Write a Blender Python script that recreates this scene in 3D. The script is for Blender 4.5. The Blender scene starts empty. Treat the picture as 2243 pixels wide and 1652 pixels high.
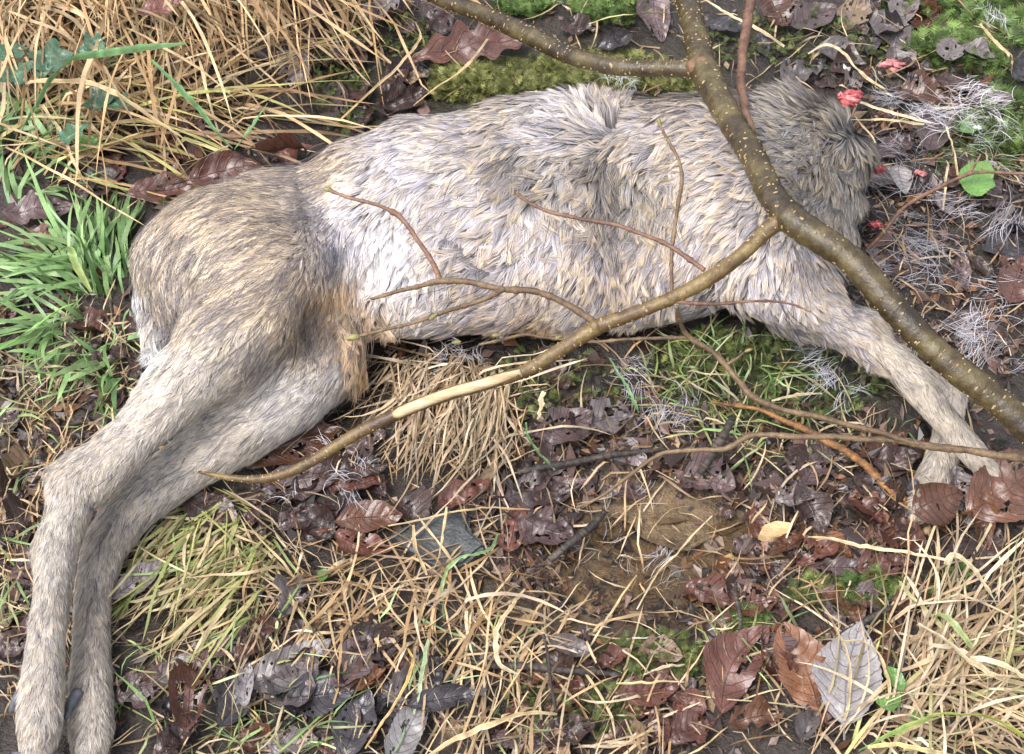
import bpy, math, random
import numpy as np
from mathutils import Vector, Matrix, kdtree

random.seed(7)
RNG = np.random.default_rng(7)
SC = bpy.context.scene
COL = SC.collection

# ------------------------------------------------------------------ camera, sky, sun, exposure
PW, PH = 2243.0, 1652.0                 # pixel frame in which positions were read off the photograph
DIST, WIDE, PITCH = 1.60, 1.05, math.radians(57)
FPX = PW * DIST / WIDE
FWD = np.array([0.0, math.cos(PITCH), -math.sin(PITCH)])
UPV = np.array([0.0, math.sin(PITCH), math.cos(PITCH)])
RGT = np.array([1.0, 0.0, 0.0])
CAM = np.array([0.0, 0.0, 0.03]) - FWD * DIST
cam_d = bpy.data.cameras.new('camera')
cam = bpy.data.objects.new('camera', cam_d)
COL.objects.link(cam)
cam.location = CAM
cam.rotation_euler = (math.pi / 2 - PITCH, 0, 0)
cam_d.sensor_fit = 'HORIZONTAL'
cam_d.angle_x = 2 * math.atan(PW / 2 / FPX)
cam_d.clip_start, cam_d.clip_end = 0.05, 200
SC.camera = cam

SUN_EL, SUN_AZ = math.radians(62), math.radians(-115)     # azimuth measured from +Y (away from camera) towards +X
W = bpy.data.worlds.new('World')
SC.world = W
W.use_nodes = True
nt = W.node_tree
nt.nodes.clear()
sky = nt.nodes.new('ShaderNodeTexSky')
sky.sky_type = 'NISHITA'
sky.sun_disc = False
sky.sun_elevation = SUN_EL
sky.sun_rotation = SUN_AZ
sky.air_density, sky.dust_density, sky.ozone_density = 1.0, 3.0, 1.0
hs = nt.nodes.new('ShaderNodeHueSaturation')
hs.inputs['Saturation'].default_value = 0.32            # overcast: the blue is mostly gone
bg = nt.nodes.new('ShaderNodeBackground')
bg.inputs['Strength'].default_value = 0.15
wo = nt.nodes.new('ShaderNodeOutputWorld')
nt.links.new(sky.outputs[0], hs.inputs['Color'])
nt.links.new(hs.outputs[0], bg.inputs['Color'])
nt.links.new(bg.outputs[0], wo.inputs['Surface'])

sun_d = bpy.data.lights.new('sun', 'SUN')
sun_d.energy, sun_d.angle, sun_d.color = 1.25, math.radians(25), (1.0, 0.975, 0.95)
sun = bpy.data.objects.new('sun', sun_d)
COL.objects.link(sun)
sdir = Vector((math.sin(SUN_AZ) * math.cos(SUN_EL), math.cos(SUN_AZ) * math.cos(SUN_EL), math.sin(SUN_EL)))
sun.rotation_euler = sdir.to_track_quat('Z', 'Y').to_euler()
sun.location = sdir * 5
SC.view_settings.view_transform = 'Standard'
SC.view_settings.look = 'None'
SC.view_settings.gamma = 1
SC.view_settings.use_curve_mapping = False
SC.view_settings.exposure = 1.3
SC.render.engine = 'CYCLES'
SC.cycles.max_bounces = 6
SC.cycles.diffuse_bounces = 3
SC.cycles.glossy_bounces = 2
SC.cycles.transparent_max_bounces = 4

# ------------------------------------------------------------------ small helpers
def hash2(ix, iy, s=0):
    h = (ix.astype(np.int64) * 374761393 + iy.astype(np.int64) * 668265263 + s * 1274126177) & 0xFFFFFFFF
    h = ((h ^ (h >> 13)) * 1274126177) & 0xFFFFFFFF
    return ((h ^ (h >> 16)) & 0xFFFF) / 65535.0

def vnoise(x, y, s=0):
    x, y = np.asarray(x, float), np.asarray(y, float)
    ix, iy = np.floor(x), np.floor(y)
    fx, fy = x - ix, y - iy
    fx, fy = fx * fx * (3 - 2 * fx), fy * fy * (3 - 2 * fy)
    a, b = hash2(ix, iy, s), hash2(ix + 1, iy, s)
    c, d = hash2(ix, iy + 1, s), hash2(ix + 1, iy + 1, s)
    return (a * (1 - fx) + b * fx) * (1 - fy) + (c * (1 - fx) + d * fx) * fy - 0.5

def gh(x, y):
    """height of the ground in metres"""
    x, y = np.asarray(x, float), np.asarray(y, float)
    r = np.sqrt(x * x + y * y)
    z = 0.020 * vnoise(x * 6 + 3, y * 6, 1) + 0.014 * vnoise(x * 17, y * 17 + 5, 2) + 0.007 * vnoise(x * 50, y * 50, 3)
    z = z + 0.5 * np.clip(r - 2.0, 0, 60) ** 1.3 * 0.02 * vnoise(x * 0.2, y * 0.2, 4)
    z = z + 0.05 * np.exp(-(((x + 0.45) / 0.22) ** 2 + ((y - 0.5) / 0.16) ** 2))     # tussock mound
    px, py = 0.15, -0.20                                                              # muddy hollow
    z = z - 0.012 * np.exp(-(((x - px) / 0.13) ** 2 + ((y - py) / 0.09) ** 2))
    return z

def at(x, y, z=0.0):
    d = FWD + RGT * (x - PW / 2) / FPX - UPV * (y - PH / 2) / FPX
    return CAM + d * ((z - CAM[2]) / d[2])

def on(x, y, lift=0.0):
    p = at(x, y, 0.0)
    for _ in range(4):
        p = at(x, y, float(gh(p[0], p[1])) + lift)
    return p

def project(P):
    d = P - CAM
    w = d @ FWD
    return PW / 2 + FPX * (d @ RGT) / w, PH / 2 - FPX * (d @ UPV) / w

def norm(a):
    return a / np.maximum(np.linalg.norm(a, axis=-1, keepdims=True), 1e-9)

def link(o, parent=None):
    COL.objects.link(o)
    if parent is not None:
        o.parent = parent
    return o

def mesh_np(name, V, F, mat, col=None, smooth=True, extra=None):
    """F: (n,3) or (n,4) int array, or list of arrays with different corner counts"""
    me = bpy.data.meshes.new(name)
    V = np.asarray(V, np.float32)
    Fs = F if isinstance(F, list) else [F]
    Fs = [np.asarray(f, np.int32) for f in Fs if len(f)]
    loops = np.concatenate([f.ravel() for f in Fs])
    tot = np.concatenate([np.full(len(f), f.shape[1], np.int32) for f in Fs])
    start = np.concatenate([[0], np.cumsum(tot)[:-1]]).astype(np.int32)
    me.vertices.add(len(V))
    me.vertices.foreach_set('co', V.ravel())
    me.loops.add(len(loops))
    me.loops.foreach_set('vertex_index', loops)
    me.polygons.add(len(tot))
    me.polygons.foreach_set('loop_start', start)
    me.polygons.foreach_set('loop_total', tot)
    me.polygons.foreach_set('use_smooth', np.full(len(tot), smooth, bool))
    if col is not None:
        a = me.attributes.new('Col', 'FLOAT_COLOR', 'POINT')
        c = np.ones((len(V), 4), np.float32)
        c[:, :3] = col
        a.data.foreach_set('color', c.ravel())
    if extra is not None:
        a = me.attributes.new('leafuv', 'FLOAT_VECTOR', 'POINT')
        a.data.foreach_set('vector', np.asarray(extra, np.float32).ravel())
    me.update()
    me.validate()
    if mat is not None:
        me.materials.append(mat)
    return me

def obj(name, me, parent=None, loc=None):
    o = bpy.data.objects.new(name, me)
    if loc is not None:
        o.location = loc
    return link(o, parent)

def tag(o, label=None, cat=None, group=None, kind=None):
    if label: o['label'] = label
    if cat: o['category'] = cat
    if group: o['group'] = group
    if kind: o['kind'] = kind
    return o

def empty(name, loc=(0, 0, 0)):
    o = bpy.data.objects.new(name, None)
    o.empty_display_size = 0.02
    o.location = loc
    return link(o)

def strips(P, Wd, S, C):
    """P (N,K,3) paths, Wd (N,K) half widths, S (N,K,3) or (N,1,3) side vectors, C (N,K,3) colours -> V,F,col; the tip closes to a point"""
    N, K, _ = P.shape
    off = S * Wd[..., None]
    L = P - off
    R = P + off
    body = np.stack([L[:, :-1], R[:, :-1]], axis=2).reshape(N, (K - 1) * 2, 3)
    V = np.concatenate([body, P[:, -1:, :]], axis=1)
    nv = (K - 1) * 2 + 1
    cb = np.repeat(C[:, :-1], 2, axis=1)
    cc = np.concatenate([cb, C[:, -1:]], axis=1)
    base = (np.arange(N) * nv)[:, None]
    quads = np.concatenate([base + np.array([[2 * k, 2 * k + 1, 2 * k + 3, 2 * k + 2]]) for k in range(K - 2)], axis=0) if K > 2 else np.zeros((0, 4), int)
    k = K - 2
    tris = base + np.array([[2 * k, 2 * k + 1, 2 * k + 2]])
    return V.reshape(-1, 3), [quads, tris], cc.reshape(-1, 3)

def catmull(pts, n):
    """resample a polyline (M,k) smoothly to n points"""
    p = np.asarray(pts, float)
    if len(p) == 2:
        t = np.linspace(0, 1, n)[:, None]
        return p[0] * (1 - t) + p[1] * t
    q = np.vstack([2 * p[0] - p[1], p, 2 * p[-1] - p[-2]])
    seg = np.linalg.norm(np.diff(p[:, :3], axis=0), axis=1)
    cum = np.concatenate([[0], np.cumsum(seg)])
    out = []
    for s in np.linspace(0, cum[-1], n):
        i = min(max(np.searchsorted(cum, s, side='right') - 1, 0), len(p) - 2)
        t = (s - cum[i]) / max(seg[i], 1e-9)
        a, b, c, d = q[i], q[i + 1], q[i + 2], q[i + 3]
        out.append(0.5 * (2 * b + (c - a) * t + (2 * a - 5 * b + 4 * c - d) * t * t + (3 * b - a - 3 * c + d) * t ** 3))
    return np.array(out)

def tube(pts, rad, sides=10, n=None, rough=0.06, seed=0, nodes=0.0):
    """closed tube through pts (M,3) with radii (M,)"""
    M = len(pts)
    n = n or max(8, M * 6)
    pr = catmull(np.column_stack([pts, rad]), n)
    p, r = pr[:, :3], np.maximum(pr[:, 3], 2e-4)
    rg = np.random.default_rng(seed + 11)
    r = r * (1 + rough * rg.normal(size=n))
    if nodes:
        sl = np.concatenate([[0], np.cumsum(np.linalg.norm(np.diff(p, axis=0), axis=1))])
        ph = (sl / nodes + 0.37 * seed) % 1.0 - 0.5
        r = r + np.minimum(0.0008, 0.4 * r) * np.exp(-(ph * nodes / 0.0022) ** 2)
        zig = np.abs(((sl / nodes + 0.37 * seed) / 2) % 1.0 - 0.5) * 4 - 1
        p = p + (np.array([[.5, .5, .4]]) * zig[:, None]) * np.minimum(r, 0.0022)[:, None] * 0.55
    t = norm(np.gradient(p, axis=0))
    ref = np.array([0.13, 0.21, 0.97])
    a = norm(np.cross(t, ref))
    b = np.cross(t, a)
    th = np.linspace(0, 2 * np.pi, sides, endpoint=False)
    wob = 1 + rough * 0.6 * rg.normal(size=(n, sides))
    ring = p[:, None] + (a[:, None] * np.cos(th)[None, :, None] + b[:, None] * np.sin(th)[None, :, None]) * (r[:, None] * wob)[..., None]
    V = np.vstack([ring.reshape(-1, 3), p[:1], p[-1:]])
    i = np.arange(n - 1)[:, None] * sides
    j = np.arange(sides)[None]
    j2 = (j + 1) % sides
    quads = np.stack([i + j, i + j2, i + sides + j2, i + sides + j], -1).reshape(-1, 4)
    c0, c1 = n * sides, n * sides + 1
    jj = np.arange(sides)
    tri = np.vstack([np.column_stack([np.full(sides, c0), (jj + 1) % sides, jj]),
                     np.column_stack([np.full(sides, c1), (n - 1) * sides + jj, (n - 1) * sides + (jj + 1) % sides])])
    return V, [quads, tri], (p, r, a, b)

# ------------------------------------------------------------------ materials
def new_mat(name):
    m = bpy.data.materials.new(name)
    m.use_nodes = True
    t = m.node_tree
    t.nodes.clear()
    o = t.nodes.new('ShaderNodeOutputMaterial')
    b = t.nodes.new('ShaderNodeBsdfPrincipled')
    t.links.new(b.outputs[0], o.inputs[0])
    return m, t, b

def nd(t, kind, **kw):
    n = t.nodes.new('ShaderNode' + kind)
    for k, v in kw.items():
        if k in n.inputs:
            n.inputs[k].default_value = v
        else:
            setattr(n, k, v)
    return n

def ramp(t, src, stops):
    r = t.nodes.new('ShaderNodeValToRGB')
    e = r.color_ramp.elements
    while len(e) < len(stops):
        e.new(0.5)
    for el, (p, c) in zip(e, stops):
        el.position = p
        el.color = (*c, 1) if len(c) == 3 else c
    t.links.new(src, r.inputs[0])
    return r.outputs[0]

def mixc(t, fac, a, b, mode='MIX'):
    m = t.nodes.new('ShaderNodeMix')
    m.data_type = 'RGBA'
    m.blend_type = mode
    for s, v in ((m.inputs[0], fac), (m.inputs[6], a), (m.inputs[7], b)):
        if hasattr(v, 'is_linked') or isinstance(v, bpy.types.NodeSocket):
            t.links.new(v, s)
        elif isinstance(v, (int, float)):
            s.default_value = v
        else:
            s.default_value = (*v, 1)
    return m.outputs[2]

def mth(t, op, a, b=None, c=None):
    m = t.nodes.new('ShaderNodeMath')
    m.operation = op
    for i, v in enumerate((a, b, c)):
        if v is None: continue
        if isinstance(v, bpy.types.NodeSocket): t.links.new(v, m.inputs[i])
        else: m.inputs[i].default_value = v
    return m.outputs[0]

def bump(t, b, h, dist=0.001, strength=0.6):
    n = t.nodes.new('ShaderNodeBump')
    n.inputs['Strength'].default_value = strength
    n.inputs['Distance'].default_value = dist
    t.links.new(h, n.inputs['Height'])
    t.links.new(n.outputs[0], b.inputs['Normal'])

def noise(t, scale, detail=3, vec=None, rough=0.6):
    n = nd(t, 'TexNoise', Scale=scale, Detail=detail, Roughness=rough)
    if vec is not None:
        t.links.new(vec, n.inputs['Vector'])
    return n.outputs['Fac']

def coords(t):
    g = t.nodes.new('ShaderNodeNewGeometry')
    return g.outputs['Position']

def objco(t, scale=(1, 1, 1)):
    c = t.nodes.new('ShaderNodeTexCoord')
    m = t.nodes.new('ShaderNodeMapping')
    m.inputs['Scale'].default_value = scale
    t.links.new(c.outputs['Object'], m.inputs['Vector'])
    return m.outputs[0]

def mat_col(name, rough=0.5, spec=0.5, nscale=220, namt=0.35, sheen=0.0, transl=0.0):
    """colour from the vertices, with fine grain"""
    m, t, b = new_mat(name)
    a = nd(t, 'Attribute', attribute_name='Col')
    n = noise(t, nscale, 3, coords(t))
    g = ramp(t, n, [(0.25, (1 - namt,) * 3), (0.75, (1 + namt * 0.4,) * 3)])
    c = mixc(t, 1.0, a.outputs['Color'], g, 'MULTIPLY')
    t.links.new(c, b.inputs['Base Color'])
    b.inputs['Roughness'].default_value = rough
    b.inputs['Specular IOR Level'].default_value = spec
    b.inputs['Sheen Weight'].default_value = sheen
    if transl:
        b.inputs['Subsurface Weight'].default_value = 0
        tr = t.nodes.new('ShaderNodeBsdfTranslucent')
        t.links.new(c, tr.inputs['Color'])
        mx = t.nodes.new('ShaderNodeMixShader')
        mx.inputs[0].default_value = transl
        out = [x for x in t.nodes if x.type == 'OUTPUT_MATERIAL'][0]
        t.links.new(b.outputs[0], mx.inputs[1])
        t.links.new(tr.outputs[0], mx.inputs[2])
        t.links.new(mx.outputs[0], out.inputs[0])
    return m

M_FUR = mat_col('fur_strands', 0.5, 0.45, 900, 0.1, 0.0, 0.12)
M_GRASS = mat_col('long_grass', 0.42, 0.5, 500, 0.3, 0.0, 0.2)
M_STRAW = mat_col('dry_straw', 0.5, 0.4, 600, 0.35, 0.0, 0.12)
M_MOSS = mat_col('moss_fronds', 0.6, 0.3, 500, 0.3, 0.0, 0.15)
M_BITS = mat_col('litter_bits', 0.38, 0.5, 400, 0.45)
M_WISP = mat_col('loose_hair', 0.5, 0.4, 400, 0.1, 0.0, 0.15)

def mat_skin():
    m, t, b = new_mat('deer_skin')
    n = noise(t, 60, 4, coords(t))
    t.links.new(ramp(t, n, [(0.3, (0.07, 0.065, 0.065)), (0.7, (0.14, 0.125, 0.115))]), b.inputs['Base Color'])
    b.inputs['Roughness'].default_value = 0.7
    bump(t, b, noise(t, 500, 3, coords(t)), 0.001, 0.5)
    return m
M_SKIN = mat_skin()

def mat_soil():
    m, t, b = new_mat('wet_soil')
    p = coords(t)
    a = nd(t, 'Attribute', attribute_name='Col')
    n1, n2 = noise(t, 22, 6, p), noise(t, 160, 5, p)
    g = ramp(t, n1, [(0.3, (0.45, 0.42, 0.40)), (0.55, (1, 1, 1)), (0.8, (1.5, 1.35, 1.15))])
    c = mixc(t, 1.0, a.outputs['Color'], g, 'MULTIPLY')
    c = mixc(t, 0.8, c, ramp(t, n2, [(0.3, (0.4, 0.4, 0.4)), (0.7, (1.4, 1.35, 1.3))]), 'MULTIPLY')
    t.links.new(c, b.inputs['Base Color'])
    t.links.new(ramp(t, n1, [(0.35, (0.3,) * 3), (0.7, (0.75,) * 3)]), b.inputs['Roughness'])
    bump(t, b, mth(t, 'ADD', n2, mth(t, 'MULTIPLY', noise(t, 420, 3, p), 0.4)), 0.004, 0.9)
    return m
M_SOIL = mat_soil()

def mat_bark(name, c1, c2, c3, rough=0.33, scale=1.0):
    m, t, b = new_mat(name)
    p = coords(t)
    n1, n2, n3 = noise(t, 30 * scale, 7, p, 0.7), noise(t, 190 * scale, 5, p, 0.7), noise(t, 14 * scale, 3, p)
    c = ramp(t, n1, [(0.36, c1), (0.50, c2), (0.64, c3)])
    film = tuple(0.55 * x + 0.45 * y for x, y in zip(c3, (0.20, 0.19, 0.16)))
    c = mixc(t, mth(t, 'MULTIPLY', ramp(t, noise(t, 55 * scale, 6, p, 0.75), [(0.54, (0, 0, 0)), (0.68, (1, 1, 1))]), 0.28), c, film)
    c = mixc(t, 0.55, c, ramp(t, n2, [(0.3, (0.45, 0.42, 0.4)), (0.62, (1.15, 1.12, 1.05))]), 'MULTIPLY')
    c = mixc(t, 0.6, c, ramp(t, n3, [(0.4, (1, 1, 1)), (0.7, (0.62, 0.55, 0.48))]), 'MULTIPLY')
    t.links.new(c, b.inputs['Base Color'])
    t.links.new(ramp(t, n2, [(0.3, (rough + 0.22,) * 3), (0.7, (rough - 0.05,) * 3)]), b.inputs['Roughness'])
    bump(t, b, mth(t, 'ADD', mth(t, 'MULTIPLY', n1, 0.9), n2), 0.0014, 0.8)
    return m
M_LIMB = mat_bark('hazel_bark', (0.024, 0.014, 0.007), (0.060, 0.042, 0.016), (0.125, 0.098, 0.042), 0.17)
M_SIDE = mat_bark('hazel_bark_young', (0.065, 0.033, 0.014), (0.125, 0.078, 0.028), (0.215, 0.155, 0.058), 0.22)
M_TWIG = mat_bark('hazel_twig_bark', (0.085, 0.050, 0.028), (0.155, 0.098, 0.052), (0.240, 0.165, 0.092), 0.4, 1.6)
M_REDTWIG = mat_bark('red_twig_bark', (0.10, 0.050, 0.034), (0.175, 0.092, 0.060), (0.26, 0.15, 0.10), 0.42, 1.6)
M_DEAD = mat_bark('dead_stick_bark', (0.018, 0.015, 0.014), (0.040, 0.032, 0.028), (0.10, 0.078, 0.062), 0.5, 1.6)
M_ORANGE = mat_bark('lichen_orange_twig', (0.09, 0.045, 0.022), (0.26, 0.12, 0.04), (0.42, 0.21, 0.075), 0.5, 2.2)

def mat_mud():
    m, t, b = new_mat('mud_stone')
    p = coords(t)
    n1, n2, n3 = noise(t, 18, 6, p), noise(t, 120, 5, p), noise(t, 500, 3, p)
    c = ramp(t, n1, [(0.3, (0.045, 0.030, 0.018)), (0.5, (0.13, 0.085, 0.042)), (0.72, (0.19, 0.135, 0.075))])
    c = mixc(t, 0.8, c, ramp(t, n2, [(0.32, (0.4, 0.38, 0.36)), (0.66, (1.3, 1.25, 1.2))]), 'MULTIPLY')
    t.links.new(c, b.inputs['Base Color'])
    t.links.new(ramp(t, n2, [(0.35, (0.16,) * 3), (0.65, (0.5,) * 3)]), b.inputs['Roughness'])
    bump(t, b, mth(t, 'ADD', n2, mth(t, 'MULTIPLY', n3, 0.5)), 0.004, 0.9)
    return m

def mat_plain(name, c1, c2, rough, scale=80, spec=0.5, sss=0.0, bd=0.0008, stretch=None):
    m, t, b = new_mat(name)
    p = coords(t)
    if stretch:
        mp = t.nodes.new('ShaderNodeMapping')
        mp.inputs['Scale'].default_value = stretch
        t.links.new(p, mp.inputs['Vector'])
        p = mp.outputs[0]
    n = noise(t, scale, 5, p)
    t.links.new(ramp(t, n, [(0.33, c1), (0.68, c2)]), b.inputs['Base Color'])
    b.inputs['Roughness'].default_value = rough
    b.inputs['Specular IOR Level'].default_value = spec
    if sss:
        b.inputs['Subsurface Weight'].default_value = sss
        b.inputs['Subsurface Radius'].default_value = (0.006, 0.002, 0.001)
        b.inputs['Subsurface Scale'].default_value = 1
    bump(t, b, noise(t, scale * 4, 4, p), bd, 0.6)
    return m
M_LENT = mat_plain('lenticel_cork', (0.20, 0.125, 0.06), (0.50, 0.37, 0.20), 0.6, 140)
M_PEEL = mat_plain('peeled_wood', (0.36, 0.25, 0.13), (0.62, 0.48, 0.30), 0.45, 90, 0.4, 0, 0.0015, (.35, 2.5, 2.5))
M_BUD = mat_plain('hazel_bud', (0.13, 0.105, 0.035), (0.27, 0.24, 0.09), 0.45, 200)
M_KNOT = mat_plain('branch_collar', (0.10, 0.05, 0.03), (0.20, 0.11, 0.06), 0.5, 150)
M_HOOF = mat_plain('hoof_horn', (0.045, 0.045, 0.055), (0.13, 0.13, 0.15), 0.35, 90)
M_HOOFTIP = mat_plain('hoof_horn_tip', (0.35, 0.22, 0.15), (0.5, 0.36, 0.26), 0.4, 90)
M_FLESH = mat_plain('raw_flesh', (0.22, 0.018, 0.022), (0.50, 0.11, 0.11), 0.22, 260, 0.6, 0.1)
M_PINK = mat_plain('pink_flesh', (0.36, 0.09, 0.095), (0.58, 0.25, 0.24), 0.25, 260, 0.6, 0.1)
M_BONE = mat_plain('white_bone', (0.72, 0.71, 0.68), (0.82, 0.81, 0.79), 0.45, 120)
M_SLATE = mat_plain('wet_slate', (0.022, 0.025, 0.026), (0.075, 0.080, 0.078), 0.4, 70, 0.5, 0, 0.003)
M_STONE = mat_mud()
M_CHIP = mat_plain('pale_wood_chip', (0.48, 0.30, 0.13), (0.72, 0.55, 0.32), 0.6, 90, 0.3, 0, 0.002, (1, 5, 1))

def mat_leaf(name, base, dark, vein, vein_amt=0.5, rough=0.32, blotch=0.6, wrinkle=1.0):
    m, t, b = new_mat(name)
    a = nd(t, 'Attribute', attribute_name='leafuv')
    s = t.nodes.new('ShaderNodeSeparateXYZ')
    t.links.new(a.outputs['Vector'], s.inputs[0])
    u, v = s.outputs[0], s.outputs[1]
    av = mth(t, 'ABSOLUTE', v)
    wob = mth(t, 'MULTIPLY', mth(t, 'SUBTRACT', noise(t, 60, 2, objco(t)), 0.5), 0.09)
    ph = mth(t, 'MULTIPLY', mth(t, 'ADD', wob, mth(t, 'SUBTRACT', u, mth(t, 'MULTIPLY', mth(t, 'POWER', av, 1.5), 0.20))), 8.5)
    fr = mth(t, 'ABSOLUTE', mth(t, 'SUBTRACT', mth(t, 'FRACT', ph), 0.5))
    side = mth(t, 'SUBTRACT', 1.0, mth(t, 'MINIMUM', mth(t, 'DIVIDE', fr, 0.075), 1.0))
    mid = mth(t, 'SUBTRACT', 1.0, mth(t, 'MINIMUM', mth(t, 'DIVIDE', av, 0.055), 1.0))
    veins = mth(t, 'MAXIMUM', side, mid)
    oi = t.nodes.new('ShaderNodeObjectInfo')
    off = t.nodes.new('ShaderNodeVectorMath')
    off.operation = 'ADD'
    tc = t.nodes.new('ShaderNodeTexCoord')
    cmb = t.nodes.new('ShaderNodeCombineXYZ')
    t.links.new(mth(t, 'MULTIPLY', oi.outputs['Random'], 9.0), cmb.inputs[0])
    t.links.new(tc.outputs['Object'], off.inputs[0])
    t.links.new(cmb.outputs[0], off.inputs[1])
    p = off.outputs[0]
    n1, n2 = noise(t, 55, 5, p), noise(t, 350, 4, p)
    c = mixc(t, mth(t, 'MULTIPLY', ramp(t, n1, [(0.40, (0, 0, 0)), (0.68, (1, 1, 1))]), blotch), base, dark)
    c = mixc(t, mth(t, 'MULTIPLY', mth(t, 'MULTIPLY', veins, vein_amt), mth(t, 'MULTIPLY_ADD', oi.outputs['Random'], 0.6, 0.35)), c, vein)
    c = mixc(t, 0.6, c, ramp(t, n2, [(0.3, (0.6, 0.6, 0.6)), (0.7, (1.2, 1.2, 1.2))]), 'MULTIPLY')
    br = mth(t, 'MULTIPLY_ADD', oi.outputs['Random'], 0.6, 0.58)
    hsv = t.nodes.new('ShaderNodeHueSaturation')
    t.links.new(br, hsv.inputs['Value'])
    t.links.new(c, hsv.inputs['Color'])
    t.links.new(hsv.outputs[0], b.inputs['Base Color'])
    t.links.new(ramp(t, n1, [(0.3, (rough - 0.07,) * 3), (0.7, (rough + 0.22,) * 3)]), b.inputs['Roughness'])
    h = mth(t, 'ADD', mth(t, 'MULTIPLY', veins, 0.5), mth(t, 'ADD', mth(t, 'MULTIPLY', n1, 1.2), mth(t, 'MULTIPLY', n2, 0.5)))
    b.inputs['Coat Weight'].default_value = 0.28
    b.inputs['Coat Roughness'].default_value = 0.24
    bump(t, b, h, 0.0016 * wrinkle, 0.9)
    return m
LEAFMAT = {
    'dark': mat_leaf('leaf_dark_brown', (0.060, 0.032, 0.026), (0.026, 0.016, 0.015), (0.10, 0.06, 0.05), 0.35, 0.28),
    'red': mat_leaf('leaf_red_brown', (0.150, 0.058, 0.040), (0.070, 0.030, 0.024), (0.075, 0.032, 0.025), 0.5, 0.30),
    'chestnut': mat_leaf('leaf_chestnut', (0.115, 0.046, 0.024), (0.060, 0.026, 0.017), (0.06, 0.028, 0.02), 0.4, 0.22),
    'orange': mat_leaf('leaf_orange_brown', (0.185, 0.078, 0.036), (0.10, 0.042, 0.025), (0.11, 0.05, 0.03), 0.5, 0.35),
    'purple': mat_leaf('leaf_purple_brown', (0.120, 0.076, 0.074), (0.055, 0.035, 0.036), (0.050, 0.032, 0.032), 0.6, 0.28),
    'grey': mat_leaf('leaf_grey_purple', (0.20, 0.165, 0.160), (0.105, 0.080, 0.080), (0.075, 0.055, 0.055), 0.7, 0.36),
    'pale': mat_leaf('leaf_pale_grey', (0.28, 0.255, 0.255), (0.19, 0.165, 0.16), (0.11, 0.085, 0.08), 0.85, 0.42, 0.5),
    'slate': mat_leaf('leaf_slate_black', (0.052, 0.043, 0.048), (0.024, 0.020, 0.023), (0.03, 0.025, 0.027), 0.5, 0.24),
    'tan': mat_leaf('leaf_tan', (0.30, 0.20, 0.125), (0.16, 0.10, 0.065), (0.12, 0.08, 0.06), 0.5, 0.4),
    'green': mat_leaf('leaf_green', (0.13, 0.27, 0.055), (0.085, 0.19, 0.04), (0.26, 0.38, 0.14), 0.5, 0.33, 0.4, 0.6),
    'ivy': mat_leaf('leaf_ivy', (0.055, 0.125, 0.060), (0.030, 0.080, 0.045), (0.22, 0.34, 0.24), 0.8, 0.28, 0.6, 0.5),
}

# ------------------------------------------------------------------ ground (one sheet out to the horizon)
def ellipse_mask(x, y, cx, cy, rx, ry):
    return np.exp(-(((x - cx) / rx) ** 2 + ((y - cy) / ry) ** 2))

def build_ground():
    def axis(lo, hi, n, far):
        core = np.linspace(lo, hi, n)
        g = np.geomspace(0.02, far, 26)
        return np.concatenate([lo - g[::-1], core, hi + g])
    xs, ys = axis(-0.85, 0.85, 300, 60), axis(-0.6, 0.9, 270, 60)
    X, Y = np.meshgrid(xs, ys, indexing='ij')
    fade = np.clip(1.5 - np.hypot(X, Y), 0, 1)
    Z = gh(X, Y) + 0.004 * vnoise(X * 130, Y * 130, 8) * fade
    px, py = project(np.stack([X, Y, Z], -1).reshape(-1, 3))
    px, py = px.reshape(X.shape), py.reshape(X.shape)
    base = np.array([0.030, 0.021, 0.016])
    C = np.ones(X.shape + (3,)) * base
    def blend(m, c):
        nonlocal C
        m = np.clip(m, 0, 1)[..., None]
        C = C * (1 - m) + np.array(c) * m
    inside = fade > 0
    blend(1.6 * ellipse_mask(px, py, 1450, 1180, 190, 130) * inside, (0.155, 0.100, 0.050))
    blend(1.3 * ellipse_mask(px, py, 1350, 1300, 220, 80) * inside, (0.120, 0.085, 0.055))
    blend(1.2 * ellipse_mask(px, py, 50, 1000, 140, 180) * inside, (0.070, 0.050, 0.030))
    blend(1.2 * ellipse_mask(px, py, 1180, 180, 260, 70) * inside, (0.040, 0.046, 0.014))
    blend(1.2 * ellipse_mask(px, py, 2150, 150, 160, 180) * inside, (0.030, 0.050, 0.016))
    blend(0.9 * ellipse_mask(px, py, 1700, 850, 200, 110) * inside, (0.035, 0.045, 0.018))
    nx, ny = X.shape
    idx = np.arange(nx * ny).reshape(nx, ny)
    F = np.stack([idx[:-1, :-1], idx[1:, :-1], idx[1:, 1:], idx[:-1, 1:]], -1).reshape(-1, 4)
    V = np.stack([X, Y, Z], -1).reshape(-1, 3)
    o = obj('ground', mesh_np('ground', V, F, M_SOIL, C.reshape(-1, 3)))
    tag(o, 'dark wet soil and mud under leaf litter', None, None, 'structure')
build_ground()

# ------------------------------------------------------------------ the deer
def rw(x, y, r, z):
    """a radius read in photo pixels, as metres at the depth of that point"""
    p = at(x, y, z)
    return r * ((p - CAM) @ FWD) / FPX

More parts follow.
